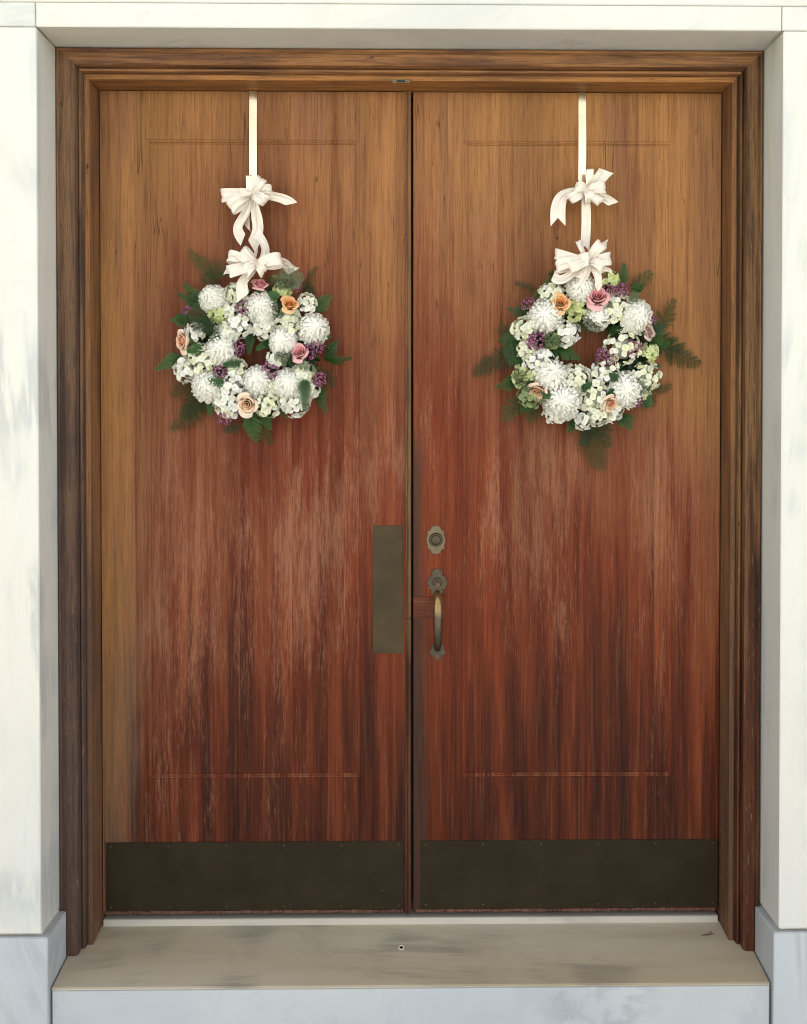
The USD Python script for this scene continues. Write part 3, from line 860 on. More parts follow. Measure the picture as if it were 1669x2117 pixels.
def bow_loop(knot, ang, length, width, depth, tilt=.2, lean=.0, twist=.25, n=26):
    """a loop that leaves the knot at ang (degrees, 0 = right, 90 = up); depth: how far it bulges; tilt: turns its edge towards the viewer; lean: leaves the door"""
    a = math.radians(ang)
    d = unit([math.cos(a), -lean, math.sin(a)])
    p = unit(np.cross(d, [0, 1.0, 0]))
    nrm = unit(np.cross(p, d))
    if nrm[1] > 0:
        nrm = -nrm
    s = np.linspace(0, 1, n)
    r = length * (1 - np.cos(2 * np.pi * s)) / 2
    r = length * (r / length) ** .82
    dep = depth * np.sin(2 * np.pi * s) * (.55 + .45 * np.sin(np.pi * s))
    c = knot + d * r[:, None] + nrm * dep[:, None] + p * (tilt * depth * .6 * np.sin(2 * np.pi * s))[:, None]
    th = tilt + twist * (s - .5)
    wv = p * np.cos(th)[:, None] + nrm * np.sin(th)[:, None]
    w = width * (.30 + .70 * np.clip(np.sin(np.pi * s), 0, 1) ** .7)
    return ribbon(c, wv, w)


def bow_tail(knot, pts, width, cut='v', roll=0.0, w0=.35, swing=.5):
    """a free ribbon end through the points, cut in a swallow tail or on the slant"""
    P = np.vstack([knot, pts])
    k = np.linspace(0, 1, len(P))
    from scipy.interpolate import CubicSpline
    n = 20
    t = np.linspace(0, 1, n)
    c = CubicSpline(k, P)(t)
    tan = np.gradient(c, axis=0)
    tan /= np.linalg.norm(tan, axis=1, keepdims=True)
    side = np.cross(tan, [0, 1.0, 0])
    side /= np.linalg.norm(side, axis=1, keepdims=True)
    th = roll + swing * np.sin(t * 4.0)
    wv = side * np.cos(th)[:, None] + np.cross(tan, side) * np.sin(th)[:, None]
    w = width * (w0 + (1 - w0) * np.clip(t * 3.0, 0, 1) ** .7)
    v, f = ribbon(c, wv, w, .0015)
    rows = v.reshape(n, 13, 3)
    s = np.linspace(-1, 1, 13)
    reach = {'v': .9 * np.abs(s) - .45, 'slant': .55 * s, 'rslant': -.55 * s, 'point': .8 - 1.6 * np.abs(s)}[cut] * width * .6
    fade = np.clip((t - .6) / .4, 0, 1)
    rows = rows + tan[:, None] * (fade[:, None] * reach[None, :])[..., None]
    return quad_strip(rows)


def knot_mesh(c, w, h):
    s = trimesh.creation.icosphere(3)
    v = s.vertices.copy()
    v *= 1 + .10 * np.sin(v[:, :1] * 9 + v[:, 2:3] * 4)
    return v * [w, .012, h] + c, s.faces


def Z1(x, y, d=0.0):
    """zoomed view of the left wreath -> point at distance d in front of the door"""
    return at(300 + x / 3.628, 340 + y / 3.628, -d)


def Z2(x, y, d=0.0):
    return at(960 + x / 3.208, 320 + y / 3.208, -d)


def make_bow(label, zf, knot, loops, tails, kw=.011, kh=.013, scale=1.0):
    K = zf(knot[0], knot[1], knot[2])
    t = thing('ribbon_bow', label, 'ribbon bow', K)
    put('knot', knot_mesh(K, kw, kh), satin, t, smooth=True)
    for (x, y, width, depth, tilt, lean) in loops:
        tip = zf(x, y, knot[2])
        d = tip - K
        put('loop', bow_loop(K, math.degrees(math.atan2(d[2], d[0])), math.hypot(d[0], d[2]), width, depth, tilt, lean), satin, t, smooth=True)
    for pts, width, cut, roll, w0, swing in tails:
        put('tail', bow_tail(K, np.array([zf(*q) for q in pts]), width, cut, roll, w0, swing), satin, t, smooth=True)
    return t


RW = .037
make_bow('upper cream satin bow below the brass hanger on the left leaf', Z1, (815, 215, .055),
         [(575, 240, .046, .020, .30, .12), (640, 345, .036, .016, -.35, .25), (885, 105, .034, .020, -.2, .15), (955, 195, .030, .016, .5, .0), (700, 225, .028, .018, .25, .55), (925, 300, .038, .020, -.25, .5)],
         [([(1000, 245, .055), (1100, 295, .050)], .028, 'slant', .3, .4, .3), ([(745, 380, .052), (700, 470, .045), (735, 565, .036)], .031, 'rslant', .15, .35, .25),
          ([(780, 360, .045), (770, 480, .034)], .028, 'slant', .9, .4, .3), ([(840, 400, .056), (845, 500, .046), (800, 615, .036)], .034, 'slant', .1, .35, .25),
          ([(835, 420, .050), (845, 560, .030), (825, 690, .045)], .010, 'v', .6, .8, .3)])
make_bow('lower cream satin bow on top of the left wreath', Z1, (835, 755, .105),
         [(625, 690, .034, .020, -.35, .10), (720, 650, .042, .022, .35, .25), (625, 820, .040, .020, .25, .35), (745, 835, .034, .020, -.15, .6), (1035, 720, .038, .024, .2, .25), (905, 830, .030, .016, .3, .6), (930, 700, .032, .018, -.4, .45)],
         [([(900, 660, .095), (880, 580, .080), (835, 510, .070)], .028, 'rslant', .3, .4, .4), ([(1010, 730, .085), (1070, 760, .075), (1120, 800, .070)], .032, 'slant', .5, .5, .3),
          ([(760, 850, .115), (730, 900, .118), (735, 1000, .112)], .034, 'rslant', .2, .4, .3), ([(700, 800, .09), (640, 800, .085), (600, 800, .08)], .026, 'slant', .5, .4, .3)], .012, .012)
make_bow('upper cream satin bow below the brass hanger on the right leaf', Z2, (800, 245, .055),
         [(690, 300, .034, .018, .25, .2), (830, 330, .030, .020, .15, .7), (720, 225, .034, .018, -.3, .45), (935, 225, .036, .018, .2, .2), (905, 330, .032, .018, -.3, .35)],
         [([(725, 250, .062), (655, 275, .054), (625, 350, .046), (622, 445, .040)], .044, 'v', .3, .35, .45), ([(870, 185, .055), (915, 135, .050), (945, 105, .048)], .038, 'rslant', .1, .45, .15),
          ([(900, 270, .055), (950, 295, .048), (990, 325, .045)], .026, 'slant', .3, .4, .4), ([(810, 380, .056), (808, 500, .050), (800, 620, .065)], .027, 'v', .1, .75, .15)])
make_bow('lower cream satin bow on top of the right wreath', Z2, (815, 705, .105),
         [(595, 660, .036, .024, .35, .15), (590, 755, .034, .020, -.3, .3), (665, 770, .032, .020, .2, .55), (740, 715, .040, .026, -.1, .8), (755, 570, .020, .014, .5, .0), (915, 590, .036, .024, .25, .25), (970, 690, .042, .024, -.3, .15), (920, 775, .030, .018, .35, .5)],
         [([(880, 630, .095), (920, 600, .085), (945, 590, .08)], .024, 'slant', .5, .4, .3), ([(880, 740, .115), (930, 760, .11), (950, 775, .105)], .024, 'slant', .6, .4, .3),
          ([(740, 770, .12), (690, 810, .118), (640, 830, .11), (590, 800, .10)], .028, 'rslant', .3, .4, .3), ([(870, 770, .12), (890, 820, .122), (890, 890, .112)], .021, 'point', .2, .5, .2),
          ([(790, 790, .118), (750, 830, .118)], .034, 'v', .1, .5, .2)], .013, .013)


# ------------------------------------------------------------------ wreath plants
def tinted(meshes):
    return join(meshes)


def blade_fan(n, base, tip, width, lift, side, up, cup=.15):
    """an oval petal as a grid: base, tip, half width along side, lift along up"""
    t = np.linspace(0, 1, n)
    prof = np.sin(np.pi * np.clip(t * .86 + .12, 0, 1)) ** .75
    c = base + (tip - base) * t[:, None] + up * (lift * np.sin(np.pi * t * .5) ** 2)[:, None]
    s = np.array([-1, -.55, 0, .55, 1.0])
    rows = c[:, None] + side * (s[None, :, None] * (prof * width)[:, None, None]) + up * ((s ** 2)[None, :, None] * (cup * width * prof)[:, None, None])
    return rows, t


def mum(c, axis, R, rng, N=330, inner=(.90, .89, .72), outer=(.98, .965, .90)):
    a, e1, e2 = basis(axis)
    out = []
    inner, outer = np.array(inner), np.array(outer)
    t = np.linspace(0, 1, 6)
    hook, reach, squash = rng.uniform(.75, 1.3), rng.uniform(100, 122), rng.uniform(.86, 1.08)
    N = int(N * rng.uniform(.8, 1.1))
    sp = trimesh.creation.icosphere(3, R * .84)
    out.append((sp.vertices + c - a * R * .28, sp.faces, np.tile(.985 * outer, (len(sp.vertices), 1))))
    for k in range(N):
        f = math.sqrt((k + .5) / N)
        al = math.radians(4 + reach * f ** 1.25) * rng.uniform(.92, 1.08)
        az = k * 2.399963 + rng.normal(0, .12)
        rad = e1 * math.cos(az) * squash + e2 * math.sin(az)
        d = a * math.cos(al) + rad * math.sin(al)
        L = rng.uniform(.90, 1.08) * (1 + .12 * f)
        curl = R * hook * rng.uniform(.28, .62) * (1 - .75 * f ** 2)
        inward = a * math.sin(al) - rad * math.cos(al)
        pos = c + d * (R * L * (.62 + .36 * (1 - (1 - t) ** 2.0)))[:, None] + inward * (curl * t ** 2.4)[:, None] - d * (curl * .35 * t ** 4)[:, None] - a * R * .28
        side = unit(np.cross(d, inward) + rng.normal(0, .15, 3))
        w = R * .088 * rng.uniform(.8, 1.2) * np.sin(np.pi * np.clip(.22 + .72 * t, 0, 1)) ** .6
        tn = np.gradient(pos, axis=0)
        tn /= np.linalg.norm(tn, axis=1, keepdims=True)
        up = np.cross(side, tn)
        rows = np.stack([pos - side * w[:, None] + up * (.3 * w)[:, None], pos, pos + side * w[:, None] + up * (.3 * w)[:, None]], 1)
        v, fc = quad_strip(rows)
        mix = np.repeat(np.clip(t * 1.5 * (.35 + .65 * f) + .35 * f, 0, 1), 3)[:, None]
        out.append((v, fc, inner + (outer - inner) * mix))
    return tinted(out)


def floret(c, axis, r, rng, col, eye):
    a, e1, e2 = basis(unit(axis) + rng.normal(0, .24, 3))
    out, ph = [], rng.uniform(0, 6.28)
    for k in range(4):
        az = ph + k * math.pi / 2 + rng.normal(0, .12)
        d = e1 * math.cos(az) + e2 * math.sin(az)
        s = np.cross(a, d)
        rows, t = blade_fan(5, c + d * r * .06, c + d * r * rng.uniform(.92, 1.08), r * rng.uniform(.58, .70), r * rng.uniform(-.1, .45), s, a, rng.uniform(-.2, .4))
        v, f = quad_strip(rows)
        m = np.repeat(np.clip(.35 + t * 1.5, 0, 1), 5)[:, None]
        out.append((v, f, np.array(eye) + (np.array(col) - np.array(eye)) * m))
    sp = trimesh.creation.icosphere(1, r * .07)
    out.append((sp.vertices + c + a * r * .08, sp.faces, np.tile(np.array(eye) * [.95, .95, .7], (len(sp.vertices), 1))))
    return tinted(out)


def dome_points(c, axis, R, n, rng, spread=1.75):
    a, e1, e2 = basis(axis)
    pts = []
    for k in range(n):
        al = spread * math.sqrt((k + .5) / n)
        az = k * 2.399963 + rng.normal(0, .2)
        d = a * math.cos(al) + (e1 * math.cos(az) + e2 * math.sin(az)) * math.sin(al)
        pts.append((c + d * R * rng.uniform(.86, 1.1) - a * R * .35, d))
    return pts


def rose(parent, c, axis, R, rng, pal):
    """cupped petals wound round a bud; every petal is its own piece"""
    a, e1, e2 = basis(axis)
    core, mid, rim = map(np.array, pal)
    h = R * 1.25
    n_p = 12
    specs = []
    for k in range(n_p):
        q = k / (n_p - 1)
        specs.append((R * (.07 + .80 * q ** .95), 2.3 - 1.25 * q ** .7, h * (1.0 - .27 * q ** 2), q, k * 2.399963))
    sep = trimesh.creation.icosphere(2, 1.0)
    sv = sep.vertices * [.55 * R, .55 * R, .5 * R]
    bv = c - a * .75 * R + sv[:, :1] * e1 + sv[:, 1:2] * e2 + sv[:, 2:] * a
    root = put('rose', (bv, sep.faces), leaf_mat, parent, smooth=True, prim={'tint': np.tile([.06, .12, .04], (len(bv), 1))})
    for i, (r, span, top, flare, ph) in enumerate(specs):
        u = np.linspace(-1, 1, 11)
        v = np.linspace(0, 1, 12)
        U, V = np.meshgrid(u, v)
        ang = ph + U * span * (.45 + .55 * np.sin(np.pi * np.clip(V * .75 + .18, 0, 1)))
        edge = 1 - (.10 + .10 * flare) * U ** 2 * (1 - .3 * np.cos(U * 5))
        rad = r * (.45 + .55 * np.sin(np.clip(V * 2.2, 0, np.pi / 2)))
        rad = rad - r * .16 * (1 - flare) * np.clip(V - .7, 0, 1) / .3 + R * .42 * flare ** 2 * (np.clip(V - .62, 0, 1) / .38) ** 1.8 * (.55 + .45 * np.cos(U * 1.3))
        rad = rad + R * .05 * U
        lip = (np.clip(V - .74, 0, 1) / .26) ** 1.4
        rad = rad + R * (.10 + .05 * flare) * lip
        zz = -R * .75 + top * V * edge - R * .22 * flare ** 2 * (np.clip(V - .75, 0, 1) / .25) ** 2 - R * .07 * lip ** 1.6
        pts = c + (e1 * np.cos(ang)[..., None] + e2 * np.sin(ang)[..., None]) * rad[..., None] + a * zz[..., None]
        vv, ff = quad_strip(pts)
        dep = i / (len(specs) - 1)
        base = core + (mid - core) * min(1, dep * 1.6) if dep < .62 else mid + (rim - mid) * (dep - .62) / .38
        col = base[None] * (1 - .0 * V.reshape(-1, 1)) + (rim - base)[None] * (.45 * np.clip(V.reshape(-1, 1) - .7, 0, 1) / .3)
        put('petal', (vv, ff), petal, root, smooth=True, prim={'tint': col})
    return root


def statice(c, axis, R, rng):
    out = []
    for p, d in dome_points(c, axis, R, 60, rng, 1.6):
        p = p + rng.normal(0, R * .12, 3)
        a, e1, e2 = basis(d + rng.normal(0, .35, 3))
        r = R * rng.uniform(.13, .19)
        base = p - a * r * 1.6
        col = np.array([.20, .055, .13]) * rng.uniform(.6, 1.5) + np.array([.06, .015, .03]) * rng.uniform(0, 1)
        n = 6
        az = np.linspace(0, 2 * np.pi, n, endpoint=False) + rng.uniform(0, 1)
        rim = p + (e1 * np.cos(az)[:, None] + e2 * np.sin(az)[:, None]) * (r * np.where(np.arange(n) % 2, 1.0, .8))[:, None]
        low = base + (e1 * np.cos(az)[:, None] + e2 * np.sin(az)[:, None]) * r * .25
        v = np.vstack([low, rim, p[None] - a * r * .5])
        f = []
        for i in range(n):
            j = (i + 1) % n
            f += [[i, j, n + j], [i, n + j, n + i], [n + i, n + j, 2 * n]]
        cc = np.vstack([np.tile(col * .6, (n, 1)), np.tile(col * 1.25, (n, 1)), [[.5, .32, .34]]])
        out.append((v, np.array(f), cc))
    return tinted(out)


def needle(p, q, w, col, up=np.array([0, -1.0, 0])):
    d = q - p
    s = np.cross(d, up)
    s = s / max(np.linalg.norm(s), 1e-9) * w
    v = np.stack([p - s * .6, p + s * .6, p + d * .55 + s, p + d * .55 - s, q])
    return v, np.array([[0, 1, 2], [0, 2, 3], [3, 2, 4]]), np.tile(col, (5, 1))


def fern(p, q, width, rng, col=(.030, .085, .020)):
    """a leathery triangular frond from base p to tip q"""
    col = np.array(col) * rng.uniform(.75, 1.3)
    L = np.linalg.norm(q - p)
    d = unit(q - p)
    nrm = unit(np.array([0, -1.0, 0]) + rng.normal(0, .25, 3))
    s = unit(np.cross(d, nrm))
    nrm = np.cross(s, d)
    out = []
    t = np.linspace(0, 1, 9)
    rach = p + d * (t * L)[:, None] + nrm * (L * .16 * np.sin(np.pi * t))[:, None]
    v, f = tube(rach, np.linspace(.0011, .0004, 9), 5)
    out.append((v, f, np.tile(col * .9, (len(v), 1))))
    K = max(8, int(L / .0074))
    for k in range(K):
        tt = (k + .6) / K
        b = p + d * L * tt + nrm * L * .16 * math.sin(math.pi * tt)
        ln = width * (1 - tt) ** .85 * (.55 + .45 * min(1, tt * 6)) + .003
        for sg in (-1, 1):
            dr = unit(s * sg + d * .62 + nrm * rng.normal(-.15, .16))
            side = np.cross(dr, nrm)
            m = max(3, int(ln / .0042))
            for j in range(m):
                u0 = (j + .35) / m
                bb = b + dr * ln * u0
                sz = .0054 * (1 - .5 * u0) * (.7 + .5 * (1 - tt))
                for s2 in (-1, 1):
                    tip = bb + unit(side * s2 + dr * .9) * sz * 1.25
                    w2 = sz * .46
                    ax = unit(tip - bb)
                    sd = np.cross(ax, nrm)
                    mid = bb + (tip - bb) * .5 - nrm * sz * .12
                    vv = np.stack([bb, mid + sd * w2, tip, mid - sd * w2, bb + (tip - bb) * .5])
                    out.append((vv, np.array([[0, 1, 4], [1, 2, 4], [2, 3, 4], [3, 0, 4]]), np.tile(col * rng.uniform(.75, 1.3) * (.8 + .5 * u0) + np.array([.012, .016, 0]) * u0, (5, 1))))
            tip = b + dr * ln * 1.06
            out.append(needle(b, tip, .0014, col, nrm))
    return tinted(out)


def plumosus(p, q, width, rng, col=(.05, .060, .018), dens=1.0):
    """a feathery asparagus-fern spray: hair-fine needles in flat tiers"""
    col = np.array(col)
    L = np.linalg.norm(q - p)
    d = unit(q - p)
    nrm = unit(np.array([0, -1.0, 0]) + rng.normal(0, .3, 3))
    s = unit(np.cross(d, nrm))
    nrm = np.cross(s, d)
    t = np.linspace(0, 1, 8)
    bend = rng.uniform(-.12, .12)
    axis_at = lambda x: p + d * L * x + s * L * bend * math.sin(math.pi * x)
    v, f = tube(np.stack([axis_at(x) for x in t]), np.linspace(.0008, .0003, 8), 5)
    out = [(v, f, np.tile(col * .8, (len(v), 1)))]
    K = max(7, int(L / .0075 * dens))
    for k in range(K):
        tt = (k + .5) / K
        b = axis_at(tt)
        ln = width * (1 - tt) ** .7 * (.5 + .5 * min(1, tt * 4)) * rng.uniform(.7, 1.15) + .006
        for sg in (-1, 1):
            dr = unit(s * sg + d * rng.uniform(.5, .9) + nrm * rng.normal(0, .25))
            side = np.cross(dr, nrm)
            out.append(needle(b, b + dr * ln, .0005, col * .9, nrm))
            m = max(4, int(ln / .0028))
            for j in range(m):
                bb = b + dr * ln * (j + .5) / m
                sub = (.0085 * (1 - .5 * j / m)) * rng.uniform(.7, 1.2)
                for s2 in (-1, 1):
                    tip = bb + unit(side * s2 * .8 + dr * .8 + nrm * rng.normal(0, .35)) * sub
                    out.append(needle(bb, tip, .00060, col * rng.uniform(.7, 1.4), nrm))
    return tinted(out)


def leaf_blade(p, d, nrm, L, W, col):
    s = unit(np.cross(d, nrm))
    nrm = np.cross(s, d)
    t = np.linspace(0, 1, 6)
    w = W * np.sin(np.pi * np.clip(t * .93 + .04, 0, 1)) ** .8
    c = p + d * (L * t)[:, None] - nrm * (L * .25 * t ** 2)[:, None]
    rows = np.stack([c - s * w[:, None] + nrm * (.25 * w)[:, None], c, c + s * w[:, None] + nrm * (.25 * w)[:, None]], 1)
    v, f = quad_strip(rows)
    return v, f, np.tile(col, (len(v), 1))


ROSE_PAL = {'orange': ((.84, .30, .07), (.87, .43, .17), (.89, .55, .28)), 'peach': ((.86, .38, .18), (.89, .56, .38), (.90, .70, .56)),
            'pale': ((.84, .44, .22), (.89, .64, .43), (.90, .76, .60)), 'pink': ((.72, .20, .22), (.80, .33, .35), (.85, .47, .47)), 'blush': ((.60, .35, .30), (.64, .45, .39), (.64, .50, .44))}
HYD = {'w': ((.92, .92, .84), (.82, .84, .62)), 'c': ((.89, .90, .73), (.76, .80, .48)), 'g': ((.66, .72, .36), (.50, .60, .22)), 'd': ((.30, .37, .18), (.26, .33, .13))}


def build_wreath(zf, zscale, centre, ring_r, label, mums, hyds, roses, stats, ferns, plumes, seed):
    rng = np.random.default_rng(seed)
    C0 = zf(centre[0], centre[1], .026)
    px = np.linalg.norm(zf(centre[0] + 100, centre[1], .08) - zf(centre[0], centre[1], .08)) / 100     # metres in one zoomed pixel
    Rr = ring_r * px
    wr = thing('flower_wreath', label, 'wreath', C0, 'flower wreaths on the church doors'.replace('church ', ''))

    def seat(x, y, bump=0.0):
        """where a flower sits on the ring, and which way it faces"""
        p0 = zf(x, y, .08)
        d = p0 - C0
        d[1] = 0
        rho = np.linalg.norm(d)
        off = np.clip((rho - Rr) / (.95 * Rr), -.85, .85)
        dep = .034 + .048 * math.sqrt(1 - off ** 2) + bump
        p = zf(x, y, dep)
        ax = unit((d / max(rho, 1e-6)) * off * .95 + np.array([0, -1.0, .12]) * math.sqrt(1 - off ** 2) + rng.normal(0, .12, 3))
        return p, ax

    # frame of the wreath: a straw ring with dark leaves bound round it
    tr = trimesh.creation.torus(Rr, .030, 48, 14)
    tv = tr.vertices[:, [0, 2, 1]].copy()
    tv[:, 1] *= .8
    put('base_ring', (tv + C0, tr.faces[:, ::-1]), leaf_mat, wr, smooth=True, prim={'tint': np.tile([.018, .024, .010], (len(tv), 1))})
    lv = []
    for k in range(620):
        th = rng.uniform(0, 6.283)
        ph = rng.uniform(-.4, math.pi + .9)
        rad = np.array([math.cos(th), 0, math.sin(th)])
        nr = rad * math.cos(ph) + np.array([0, -1.0, 0]) * math.sin(ph)
        p = C0 + rad * Rr + nr * rng.uniform(.026, .040)
        tang = np.array([-math.sin(th), 0, math.cos(th)])
        d = unit(tang * rng.normal(0, 1) + nr * rng.uniform(.3, 1.0) + rad * math.cos(ph) * .6)
        lv.append(leaf_blade(p, d, unit(nr + rng.normal(0, .3, 3)), rng.uniform(.018, .034), rng.uniform(.005, .009), np.array([.020, .050, .016]) * rng.uniform(.5, 1.6)))
    put('foliage', tinted(lv)[:2], leaf_mat, wr, smooth=True, prim={'tint': tinted(lv)[2]}, kind='stuff')
    # greenery behind the flowers and over them
    for (x0, y0, x1, y1, w, over) in ferns:
        d0, d1 = (.105, .098) if over else (.035, rng.uniform(.022, .05))
        v, f, c = fern(zf(x0, y0, d0), zf(x1, y1, d1 if over else rng.uniform(.015, .075)), w * px, rng)
        put('fern_frond', (v, f), leaf_mat, wr, prim={'tint': c})
    for (x0, y0, x1, y1, w, over, tone) in plumes:
        d0, d1 = (.108, .100) if over else (.032, rng.uniform(.012, .04))
        col = {'g': (.045, .080, .018), 'o': (.075, .070, .018), 'd': (.024, .052, .013), 's': (.13, .18, .10)}[tone]
        v, f, c = plumosus(zf(x0, y0, d0), zf(x1, y1, d1), w * px, rng, col)
        put('asparagus_fern', (v, f), needle_mat, wr, prim={'tint': c})
    # flowers
    for (x, y, r, tone) in hyds:
        p, ax = seat(x, y, -.004)
        R = r * px * 1.04
        col, eye = map(np.array, HYD[tone])
        sp = trimesh.creation.icosphere(2, R * .62)
        head = put('hydrangea', (sp.vertices + p - ax * R * .35, sp.faces), leaf_mat, wr, smooth=True, prim={'tint': np.tile(.62 * col, (len(sp.vertices), 1))})
        n = int(np.clip(32 * (r / 80) ** 1.6, 16, 44))
        rest = []
        for i, (q, d) in enumerate(dome_points(p, ax, R, n, rng, 1.55)):
            c = col * rng.uniform(.92, 1.06) * np.array([1, 1, rng.uniform(.85, 1.1)])
            fl = floret(q, d, .0106 * rng.uniform(.85, 1.2), rng, np.clip(c, 0, .9), eye * rng.uniform(.85, 1.1))
            if i < 12:
                put('floret', fl[:2], petal, head, smooth=True, prim={'tint': fl[2]})
            else:
                rest.append(fl)
        v, f, t = join(rest)
        put('outer_florets', (v, f), petal, head, smooth=True, prim={'tint': t}, kind='stuff')
    for (x, y, r) in mums:
        p, ax = seat(x, y, .006)
        v, f, t = mum(p, ax, r * px * 1.12, rng)
        put('chrysanthemum', (v, f), petal, wr, smooth=True, prim={'tint': t})
    for (x, y, r) in stats:
        p, ax = seat(x, y, .010)
        v, f, t = statice(p, ax, r * px * 1.05, rng)
        put('statice', (v, f), petal, wr, prim={'tint': t})
    for (x, y, r, pal, fx, fy) in roses:
        p, ax = seat(x, y, .020)
        ax = unit(ax + np.array([fx, 0, fy]))
        rose(wr, p, ax, r * px * 1.02, rng, ROSE_PAL[pal])
    return wr


build_wreath(
    Z1, 3.628, (830, 1400), 340, 'left wreath of white flowers with one orange and four peach and pink roses',
    [(505, 990, 98), (865, 1060, 105), (1270, 1225, 108), (460, 1660, 108), (1070, 1645, 112), (840, 1615, 108), (575, 1385, 112), (1030, 1325, 108), (880, 1140, 70)],
    [(680, 975, 85, 'c'), (540, 1120, 72, 'g'), (690, 1195, 110, 'w'), (890, 1225, 85, 'w'), (1080, 1195, 95, 'c'), (420, 1460, 110, 'c'), (305, 1545, 88, 'w'), (640, 1650, 110, 'w'), (615, 1800, 100, 'w'),
     (915, 1795, 100, 'c'), (1140, 1790, 105, 'w'), (1205, 1560, 80, 'c'), (985, 1450, 70, 'w'), (1030, 930, 58, 'g'), (695, 1520, 68, 'c'), (365, 1250, 66, 'w'), (640, 1075, 58, 'w'), (1245, 1690, 66, 'w'),
     (1080, 1140, 58, 'w'), (1215, 1030, 66, 'w'), (610, 1270, 85, 'w'), (950, 1660, 60, 'c')],
    [(1085, 1040, 62, 'orange', .1, .1), (275, 1325, 74, 'peach', -.25, -.35), (1160, 1405, 62, 'pink', -.2, .1), (765, 1800, 74, 'pale', 0, -.05), (860, 893, 60, 'pink', .1, .6)],
    [(730, 1070, 56), (705, 1380, 50), (565, 1560, 50), (935, 1545, 66), (1225, 1405, 55), (1300, 1365, 46), (590, 1905, 50), (1315, 1610, 52), (310, 1090, 34), (1140, 920, 34)],
    [(430, 1030, 300, 895, 70, 0), (350, 1170, 200, 1165, 80, 0), (280, 1440, 80, 1540, 85, 0), (1270, 1090, 1395, 985, 90, 0), (1340, 1450, 1550, 1450, 80, 0), (1300, 1660, 1360, 1860, 80, 0), (1200, 1610, 1195, 1845, 62, 1),
     (790, 1860, 835, 2080, 110, 0), (600, 1640, 425, 1630, 45, 1), (790, 1260, 780, 1420, 50, 0), (930, 1330, 840, 1390, 50, 0), (390, 1040, 245, 965, 50, 0), (1370, 1430, 1440, 1330, 60, 0), (560, 1180, 400, 1180, 90, 0),
     (540, 1080, 330, 1060, 85, 0), (470, 1240, 330, 1150, 80, 0), (520, 1210, 380, 1310, 70, 0), (990, 960, 890, 935, 55, 0), (1000, 1010, 930, 960, 50, 1), (430, 1370, 320, 1400, 60, 1), (1010, 1760, 1060, 1900, 55, 0),
     (500, 1740, 490, 1880, 45, 0), (900, 1850, 940, 1990, 70, 0), (720, 1490, 590, 1500, 40, 1), (1140, 1250, 1120, 1350, 40, 0), (1330, 1250, 1390, 1300, 40, 0), (260, 1200, 300, 1090, 60, 0)],
    [(640, 830, 340, 650, 100, 0, 'g'), (560, 900, 430, 850, 100, 0, 'd'), (1190, 950, 1290, 770, 80, 0, 'g'), (1180, 960, 1260, 930, 80, 0, 'd'), (460, 1650, 200, 1985, 150, 0, 'o'), (420, 1640, 200, 1730, 120, 0, 'o'), (480, 1720, 300, 1900, 130, 0, 'd'),
     (880, 1930, 945, 2090, 70, 0, 'o'), (970, 1420, 1290, 1540, 70, 1, 'd'), (1180, 900, 960, 850, 75, 1, 's'), (1200, 860, 1020, 800, 60, 1, 's'), (1120, 900, 930, 860, 50, 1, 'd'), (1290, 1540, 1410, 1660, 70, 0, 'd'), (560, 1240, 330, 1110, 90, 1, 'd'), (520, 1210, 360, 1230, 80, 1, 'd'),
     (560, 1330, 470, 1250, 60, 1, 'd'), (1020, 1160, 960, 1040, 50, 1, 'd'), (720, 1960, 600, 1990, 40, 0, 'd')], 11)

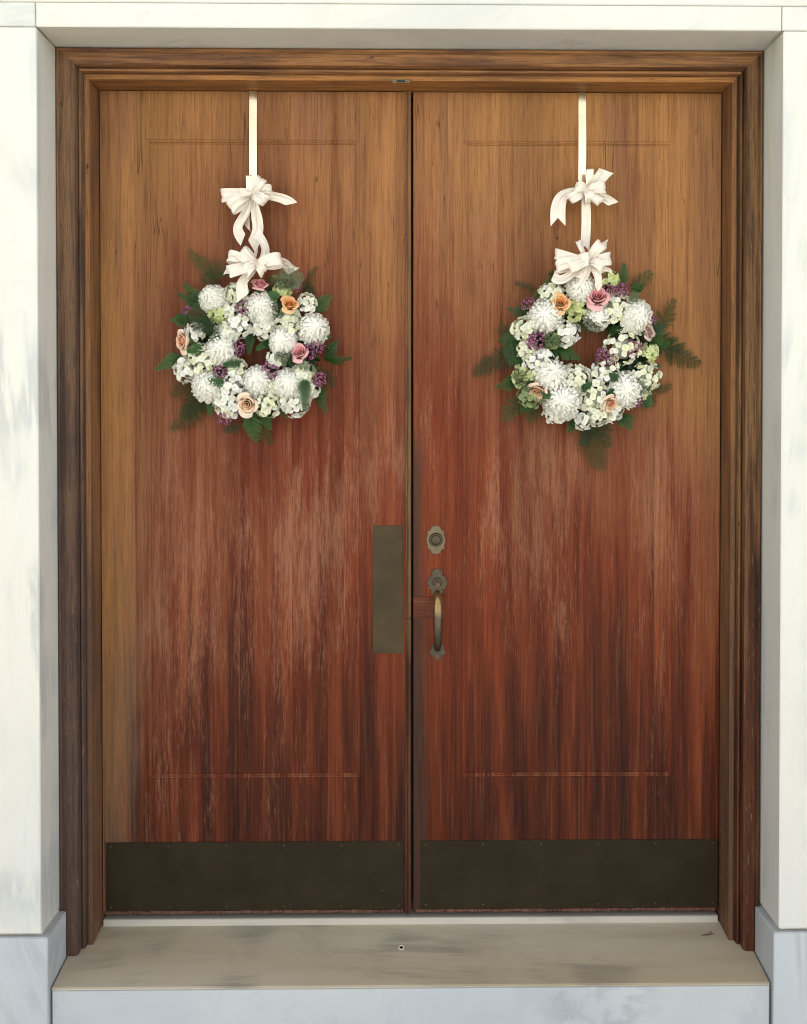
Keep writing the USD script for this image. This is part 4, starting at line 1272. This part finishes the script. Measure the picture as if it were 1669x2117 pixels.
build_wreath(
    Z2, 3.208, (800, 1295), 325, 'right wreath with orange and pink roses and a dark fern trailing below',
    [(775, 875, 98), (535, 1070, 106), (1150, 1065, 106), (580, 1460, 106), (650, 1630, 116), (1070, 1560, 112), (885, 1080, 82)],
    [(580, 920, 76, 'c'), (760, 1030, 82, 'g'), (1010, 1005, 95, 'c'), (392, 1150, 76, 'c'), (415, 1290, 60, 'c'), (500, 1380, 100, 'w'), (395, 1470, 74, 'g'), (1050, 1275, 112, 'c'), (745, 1480, 95, 'c'), (935, 1445, 92, 'w'),
     (865, 1610, 105, 'c'), (905, 1705, 90, 'c'), (800, 1765, 55, 'w'), (1210, 1470, 90, 'c'), (970, 825, 58, 'g'), (1235, 1310, 52, 'g'), (690, 1190, 80, 'w'), (435, 1600, 80, 'd'), (600, 1710, 66, 'w'), (1000, 1700, 62, 'w'), (590, 1230, 50, 'd'), (1130, 1560, 60, 'w'), (1180, 1560, 60, 'c')],
    [(640, 978, 60, 'orange', 0, .15), (885, 937, 72, 'pink', 0, .1), (485, 1575, 60, 'peach', .1, -.2), (970, 1658, 62, 'peach', .5, -.35), (1230, 1170, 46, 'blush', .6, .0)],
    [(482, 1230, 54), (415, 985, 42), (990, 905, 48), (1050, 888, 42), (1125, 1285, 54), (912, 1322, 40), (970, 1357, 44), (1150, 1635, 40), (1245, 1090, 34), (440, 1250, 36)],
    [(650, 830, 450, 950, 80, 0), (600, 820, 560, 790, 60, 0), (1040, 860, 1060, 720, 55, 0), (350, 1500, 205, 1540, 70, 0), (1040, 1720, 1110, 1820, 80, 0), (730, 1740, 685, 1840, 70, 0), (590, 1290, 765, 1355, 85, 0), (460, 1060, 290, 1020, 70, 0),
     (400, 1220, 230, 1230, 110, 0), (380, 1330, 260, 1290, 100, 0), (1200, 1260, 1360, 1250, 100, 0), (1220, 1190, 1330, 1130, 90, 0), (1100, 1430, 1300, 1400, 80, 0), (640, 1250, 600, 1330, 60, 0), (990, 1110, 1100, 1090, 60, 0), (940, 1180, 1050, 1160, 60, 0), (690, 1120, 780, 1150, 55, 0),
     (560, 1130, 640, 1200, 60, 0), (960, 1560, 1010, 1610, 50, 1), (560, 1560, 520, 1610, 55, 1), (780, 1560, 840, 1520, 35, 1), (1030, 1390, 1190, 1380, 60, 0), (1180, 900, 1110, 860, 60, 0), (440, 1700, 390, 1640, 70, 0), (1200, 1680, 1230, 1590, 50, 0), (760, 1700, 720, 1790, 60, 0), (1010, 1500, 970, 1440, 35, 1), (420, 1350, 300, 1390, 70, 0)],
    [(400, 1240, 230, 1150, 110, 0, 'd'), (400, 1300, 65, 1455, 130, 0, 'd'), (1260, 1190, 1395, 960, 90, 0, 'g'), (1260, 1200, 1560, 1390, 130, 0, 'd'), (1280, 1230, 1440, 1300, 90, 0, 'g'), (1110, 900, 1240, 780, 80, 0, 'g'), (860, 1720, 915, 2090, 170, 0, 'o'), (830, 1760, 790, 1930, 80, 0, 'd'), (890, 1740, 960, 1930, 90, 0, 'd'),
     (440, 1600, 270, 1760, 110, 0, 'g'), (470, 1640, 440, 1770, 70, 0, 'g'), (480, 900, 345, 850, 25, 0, 'd'), (1200, 1560, 1370, 1535, 45, 0, 'o'), (1200, 1580, 1265, 1650, 60, 0, 'o'), (740, 1120, 900, 1150, 50, 1, 'd'), (800, 1110, 940, 1090, 60, 1, 'd'), (340, 1420, 440, 1560, 70, 1, 'd'), (1110, 1500, 1230, 1570, 70, 1, 'g'), (1090, 930, 1150, 960, 50, 1, 's'),
     (520, 1230, 640, 1250, 50, 1, 'd')], 23)
